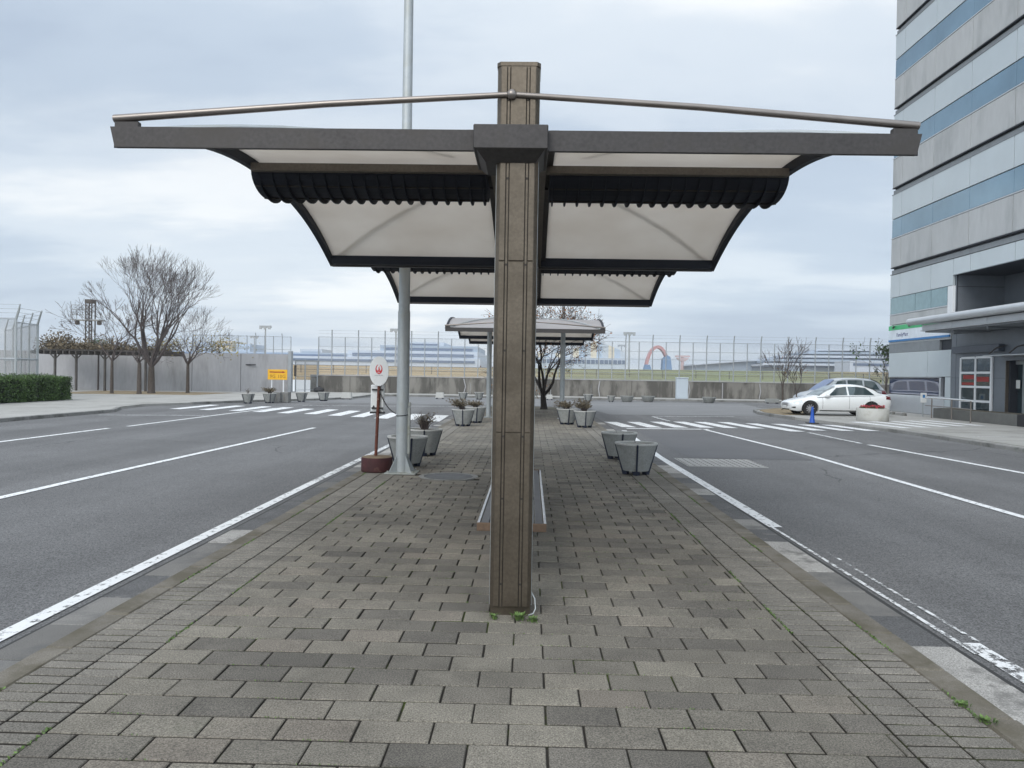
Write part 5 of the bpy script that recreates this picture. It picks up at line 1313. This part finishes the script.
            q.tube([(0, s*.05, 0), (0, s*.10, 0)], .05, 10)
            for k in range(24): q.f.append((b_+k, b_+(k+1) % 24, b_+24+(k+1) % 24, b_+24+k)); q.m.append(0)
            q.build('rim', 'rim', ty)
            q = MB(); q.tube([(0, s*.0, 0), (0, s*.02, 0)], wr*.63, 20); q.build('brake_disc', 'trim_black', ty)
    t.scale = (sc, sc, sc)
    return t
SED = [(0, .30, .56, .54, .60, .585), (.06, .23, .70, .58, .74, .64), (.30, .20, .81, .65, .85, .73), (.8, .20, .86, .72, .885, .83), (1.3, .20, .87, .80, .895, .93), (2.0, .20, .88, .86, .90, .95), (2.7, .20, .88, .89, .90, .96), (3.5, .20, .88, .91, .90, .98),
       (4.1, .22, .86, .94, .885, 1.03), (4.42, .28, .83, .95, .86, 1.05), (4.62, .34, .77, .92, .81, 1.02), (4.70, .42, .66, .78, .71, .86)]
SGH = [(1.22, .91, .78, .82, .86), (1.75, 1.22, .68, .83, .90), (2.15, 1.40, .61, .83, .91), (2.55, 1.46, .585, .83, .92), (3.05, 1.47, .585, .83, .93), (3.45, 1.43, .59, .82, .94), (3.85, 1.30, .62, .80, .96), (4.25, 1.06, .70, .78, .98)]
make_car('white saloon car parked at an angle outside the office building, facing left', (13.62, 34.7, 0), math.radians(2), 'car_white', SED, SGH, (.85, 3.70), .33, ((1.70, 2.60, 2.14, 2.60), (2.68, 3.88, 2.68, 3.50)), 4.70, sc=.94)
VAN = [(0, .32, .60, .60, .66, .66), (.08, .24, .74, .66, .80, .76), (.4, .22, .83, .80, .86, .90), (1.0, .22, .85, .90, .88, 1.02), (2.0, .22, .86, .95, .88, 1.05), (3.2, .22, .86, 1.0, .88, 1.08), (4.0, .24, .85, 1.02, .87, 1.1), (4.4, .30, .80, 1.02, .83, 1.1), (4.5, .40, .72, .95, .76, 1.0)]
VGH = [(.85, .98, .74, .80, .92), (1.35, 1.35, .68, .81, .98), (1.75, 1.60, .63, .81, 1.0), (2.2, 1.68, .62, .81, 1.02), (3.0, 1.70, .62, .81, 1.04), (3.7, 1.66, .62, .80, 1.05), (4.1, 1.50, .64, .78, 1.06), (4.4, 1.12, .68, .76, 1.07)]
make_car('silver estate car with a blue windscreen shade, parked behind the white saloon', (16.7, 42.0, 0), math.radians(4), 'car_silver', VAN, VGH, (.85, 3.6), .32, ((1.5, 2.3, 1.85, 2.3), (2.4, 3.2, 2.4, 3.2), (3.3, 4.1, 3.3, 3.9)), 4.5, shade=True)

# cone and flower pot
t = thing('traffic_cone', 'blue traffic cone on a black square base in front of the white car', 'traffic cone', (10.98+.02, 30.1, ROAD))
t.location = (10.72, 29.4, ROAD); t.scale = (.9, .9, .9)
q = MB(); q.lathe([(.125, .04), (.105, .07), (.07, .40), (.05, .62), (.04, .70), (.0, .705)], 20); q.build('cone', 'blue_plastic', t, smooth=True); MB().box(-.22, .22, -.22, .22, 0, .045, b=.02).build('base', 'black', t)
t = thing('round_planter', 'large round pale concrete planter with red flowers in front of the white car', 'planter', (13.4, 30.35, 0))
MB().lathe([(.57, 0), (.585, .02), (.60, .47), (.59, .49), (.52, .49), (.51, .40), (0, .40)], 36).build('tub', 'pot', t, smooth=True)
q = MB(); st = MB()
for i in range(130):
    a, d = random.uniform(0, 2*PI), .47*math.sqrt(random.random()); x, y = d*math.cos(a), d*math.sin(a); z = .50+random.random()*.10
    st.tube([(x*.9, y*.9, .40), (x, y, z)], .005, 3)
    for k in range(4): q.leaf((x+random.gauss(0, .02), y+random.gauss(0, .02), z+random.gauss(0, .012)), .035)
    for k in range(2): st.leaf((x+random.gauss(0, .03), y+random.gauss(0, .03), z-.05), .035)
fl = thing('flowers', 'low red flowers growing in the round pale planter', 'flowers', (13.4, 30.35, 0)); q.build('petals', 'flower', fl); st.build('stem', 'leaf_green', fl)

# ================================================================== FAR AIRFIELD
def mastlight(label, x, y, h, m='galv_far', z0=2.4):
    t = thing('floodlight_mast', label, 'light mast', (x, y, z0), group='floodlight masts on the airfield')
    q = MB(); q.tube([(0, 0, 0), (0, 0, h)], [.32, .18], 8); q.build('mast', m, t); MB().box(-1.6, 1.6, -.3, .3, h-.5, h+.1).build('crossbar', m, t)
    for x_ in (-1.2, 0, 1.2): MB().box(x_-.35, x_+.35, -.5, -.31, h-.9, h-.1).build('floodlight', m, t)
    return t
def far_at(px, py, Y): 
    d = CF+CR*((px-512)/F_PX)+CU*((384-py)/F_PX); t = Y/d.y; return d.x*t, EYE+d.z*t
for px, py, Y, lab in ((265.5, 326, 210, 'tall floodlight mast above the left end of the stained wall'), (254.5, 336, 300, 'shorter distant mast just left of the tall left floodlight mast'), (396, 329, 210, 'tall floodlight mast half hidden behind the thick lamp pole'), (629.5, 332.5, 210, 'tall floodlight mast left of the red and blue arch'), (621.5, 345, 320, 'shorter mast just left of the tall one near the arch')):
    x, z = far_at(px, py, Y); mastlight(lab, x, Y, z-2.4)
x, z = far_at(682.5, 356, 320)
t = thing('radar_tower', 'short pink-red tower with a wide top right of the arch', 'tower', (x, 320, 2.4))
q = MB(); q.tube([(0, 0, 0), (0, 0, z-2.4)], [.9, .6], 8); q.build('shaft', 'tower_red', t); MB().box(-2.9, 2.9, -1, 1, z-2.9, z-2.2).build('antenna', 'tower_red', t); MB().prism([(-2.6, z-3.2), (2.6, z-3.2), (1.1, z-4.6), (-1.1, z-4.6)], 'y', -.8, .8).build('cradle', 'tower_red', t)
# arch
x0, _ = far_at(642, 367, 300); x1, _ = far_at(672, 367, 300); _, zt = far_at(655, 345.5, 300)
t = thing('arch', 'red topped arch with blue glazed feet on the horizon', 'arch', ((x0+x1)/2, 300, 2.4)); w = (x1-x0)/2; h = zt-2.4
def archpts(rw, rh, a0, a1, n=20): return [(rw*math.cos(a0+(a1-a0)*i/n)*(1), rh*math.sin(a0+(a1-a0)*i/n)) for i in range(n+1)]
q = MB(); o_ = archpts(w*.86, h, .25, PI-.25); i_ = archpts(w*.70, h*.90, .25, PI-.25)
for k in range(20):
    P = [o_[k], o_[k+1], i_[k+1], i_[k]]; q.prism(P, 'y', -2, 2)
q.build('arch_beam', 'arch_red', t)
MB().prism([(-w, 0), (-w*.30, 0), (-w*.52, h*.34), (-w*.80, h*.36)], 'y', -2.2, 2.2).build('foot', 'arch_blue', t)
MB().prism([(w*.28, 0), (w, 0), (w*.82, h*.62), (w*.60, h*.68), (w*.34, h*.55)], 'y', -2.2, 2.2).build('foot', 'arch_blue', t)
# terminal on the right: stacked curved decks
t = thing('terminal_building', 'long curved white terminal with stacked open decks beyond the fence on the right', 'building', (0, 0, 0))
YT = 260
def px_x(px, Y): return far_at(px, 360, Y)[0]
decks = [(768, 905, 365.5, 362.5), (774, 905, 361.5, 358.3), (786, 905, 357.3, 354.3), (806, 905, 353.3, 350.5), (822, 872, 350.0, 347.3)]
for i, (pa, pb, pl_, ph) in enumerate(decks):
    xa, xb = px_x(pa, YT), px_x(pb, YT); _, zl = far_at(840, pl_+1.2, YT); _, zh = far_at(840, ph+1.2, YT)
    poly = [(xa+2, YT+8)]+[(xa+(xb-xa)*k/14, YT+9*(1-math.sin(PI*(.12+.5*k/14)))) for k in range(15)]+[(xb, YT+60), (xa+8, YT+60)]
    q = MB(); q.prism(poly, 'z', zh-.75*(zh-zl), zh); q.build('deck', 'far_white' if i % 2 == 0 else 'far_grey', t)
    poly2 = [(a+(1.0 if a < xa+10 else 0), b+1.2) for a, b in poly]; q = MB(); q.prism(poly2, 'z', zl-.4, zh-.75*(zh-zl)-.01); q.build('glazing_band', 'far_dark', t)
q = MB(); xa, xb = px_x(770, YT), px_x(905, YT); q.box(xa+6, xb, YT+4, YT+50, 1.5, far_at(840, 366, YT)[1]); q.build('base_storey', 'far_grey', t)
t = thing('pier_building', 'low pale wing with a sloping roof between the radar tower and the curved terminal', 'building', (0, 0, 0))
xa, xb = px_x(696, 300), px_x(775, 300); z0 = far_at(735, 367.5, 300)[1]; z1 = far_at(696, 366, 300)[1]; z2 = far_at(772, 360.5, 300)[1]
q = MB(); q.prism([(xa, 1.5), (xb, 1.5), (xb, z2), (xa+(xb-xa)*.5, z2-.9), (xa, z1+.2)], 'y', 300, 330); q.build('hall', 'far_grey', t)
q = MB(); q.prism([(xa-1, z1+.25), (xa+(xb-xa)*.5, z2-.85), (xb, z2+.05), (xb, z2+.55), (xa+(xb-xa)*.5, z2-.3), (xa-1, z1+.7)], 'y', 298, 331); q.build('roof', 'far_white', t)
t = thing('annex_building', 'small pale box-shaped building before the right end of the curved terminal', 'building', (0, 0, 0))
xa, xb = px_x(850, 240), px_x(905, 240); q = MB(); q.box(xa, xb, 240, 252, 1.5, far_at(870, 361, 240)[1]); q.build('hall', 'far_white', t); q = MB(); q.box(xa+1, xb, 239.8, 239.99, far_at(870, 366, 240)[1], far_at(870, 363.5, 240)[1]); q.build('window_band', 'far_dark', t)
# hangar with striped cladding, right of the shelters
t = thing('hangar', 'long hangar with cream and blue cladding behind the island tree', 'hangar', (0, 0, 0))
xa, xb = px_x(520, 300), px_x(626, 300); zt = far_at(600, 341, 300)[1]; ze = far_at(624, 355.5, 300)[1]; zb_ = far_at(600, 358, 300)[1]
n = 18
for k in range(n):
    u0, u1 = k/n, (k+1)/n; X0_, X1_ = xa+(xb-xa)*u0, xa+(xb-xa)*u1
    top = lambda u: ze+(zt-ze)*max(0, 1-abs(u-.72)/.3)**.7 if u > .42 else ze+.6
    q = MB(); q.prism([(X0_, zb_), (X1_, zb_), (X1_, top(u1)), (X0_, top(u0))], 'y', 300, 350); q.build('cladding', ('far_cream', 'far_blue', 'far_white')[k % 3], t)
q = MB(); q.box(xa, xb, 299.5, 350, 1.5, zb_-.01); q.build('base_storey', 'far_white', t)
q = MB()
for k in range(24): a = xa+(xb-xa)*(k+.1)/24; q.box(a, a+(xb-xa)/24*.82, 299.3, 299.49, far_at(600, 364, 300)[1], far_at(600, 360, 300)[1])
q.build('window_band', 'far_dark', t)
# left terminal
t = thing('terminal_building', 'long layered grey terminal on the horizon behind the lamp pole', 'building', (0, 0, 0))
Y = 300
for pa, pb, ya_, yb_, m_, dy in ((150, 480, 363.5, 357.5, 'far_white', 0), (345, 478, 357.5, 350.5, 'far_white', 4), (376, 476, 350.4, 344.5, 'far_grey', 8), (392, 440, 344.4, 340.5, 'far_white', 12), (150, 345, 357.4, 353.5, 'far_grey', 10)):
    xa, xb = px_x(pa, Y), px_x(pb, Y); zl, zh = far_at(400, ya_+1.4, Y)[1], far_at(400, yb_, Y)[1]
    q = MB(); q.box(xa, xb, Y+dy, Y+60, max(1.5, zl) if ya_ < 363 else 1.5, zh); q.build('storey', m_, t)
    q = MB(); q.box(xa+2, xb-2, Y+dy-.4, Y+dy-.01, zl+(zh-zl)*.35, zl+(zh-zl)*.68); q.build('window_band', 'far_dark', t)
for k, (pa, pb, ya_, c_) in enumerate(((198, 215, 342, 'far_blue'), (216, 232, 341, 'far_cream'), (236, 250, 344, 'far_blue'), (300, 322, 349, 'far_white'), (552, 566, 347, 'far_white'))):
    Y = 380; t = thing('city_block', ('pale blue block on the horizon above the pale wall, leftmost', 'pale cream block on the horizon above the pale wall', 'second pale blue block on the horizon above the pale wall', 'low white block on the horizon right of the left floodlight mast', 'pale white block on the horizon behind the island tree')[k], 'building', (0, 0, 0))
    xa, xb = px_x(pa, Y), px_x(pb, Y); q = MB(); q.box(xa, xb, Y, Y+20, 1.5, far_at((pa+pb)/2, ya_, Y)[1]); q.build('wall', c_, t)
    q = MB(); z_ = far_at((pa+pb)/2, ya_, Y)[1]
    for j in range(3): q.box(xa+.8, xb-.8, Y-.2, Y-.01, z_-2.2-j*2.6, z_-1.2-j*2.6)
    q.build('window_band', 'far_grey', t)
# ground clutter on the airfield: low guard rails seen along the bank
t = thing('guard_rail', 'long low brown rail running along the grass bank behind the fence', 'fence', (0, 70, 0))
for z in (1.75, 2.15): MB().box(-60, 60, -.03, .03, z, z+.045).build('rail', 'bronze_mid', t)
q = MB(); x = -60
while x < 60: q.box(x-.03, x+.03, -.03, .03, .9, 2.2); x += 3
q.build('post', 'bronze_mid', t)
# ================================================================== HAZE
hm = bpy.data.materials.new('haze'); hm.use_nodes = True; hm.node_tree.nodes.clear()
ho = hm.node_tree.nodes.new('ShaderNodeOutputMaterial'); hv = hm.node_tree.nodes.new('ShaderNodeVolumePrincipled'); hm.node_tree.links.new(hv.outputs[0], ho.inputs['Volume'])
hv.inputs['Color'].default_value = (.86, .92, 1, 1); hv.inputs['Density'].default_value = HAZE_DENSITY; hv.inputs['Anisotropy'].default_value = .3
M['haze'] = hm
if HAZE_DENSITY > 0: tag(MB().box(-1600, 1600, -320, 1400, -1.5, 60).build('haze', 'haze'), kind='stuff')
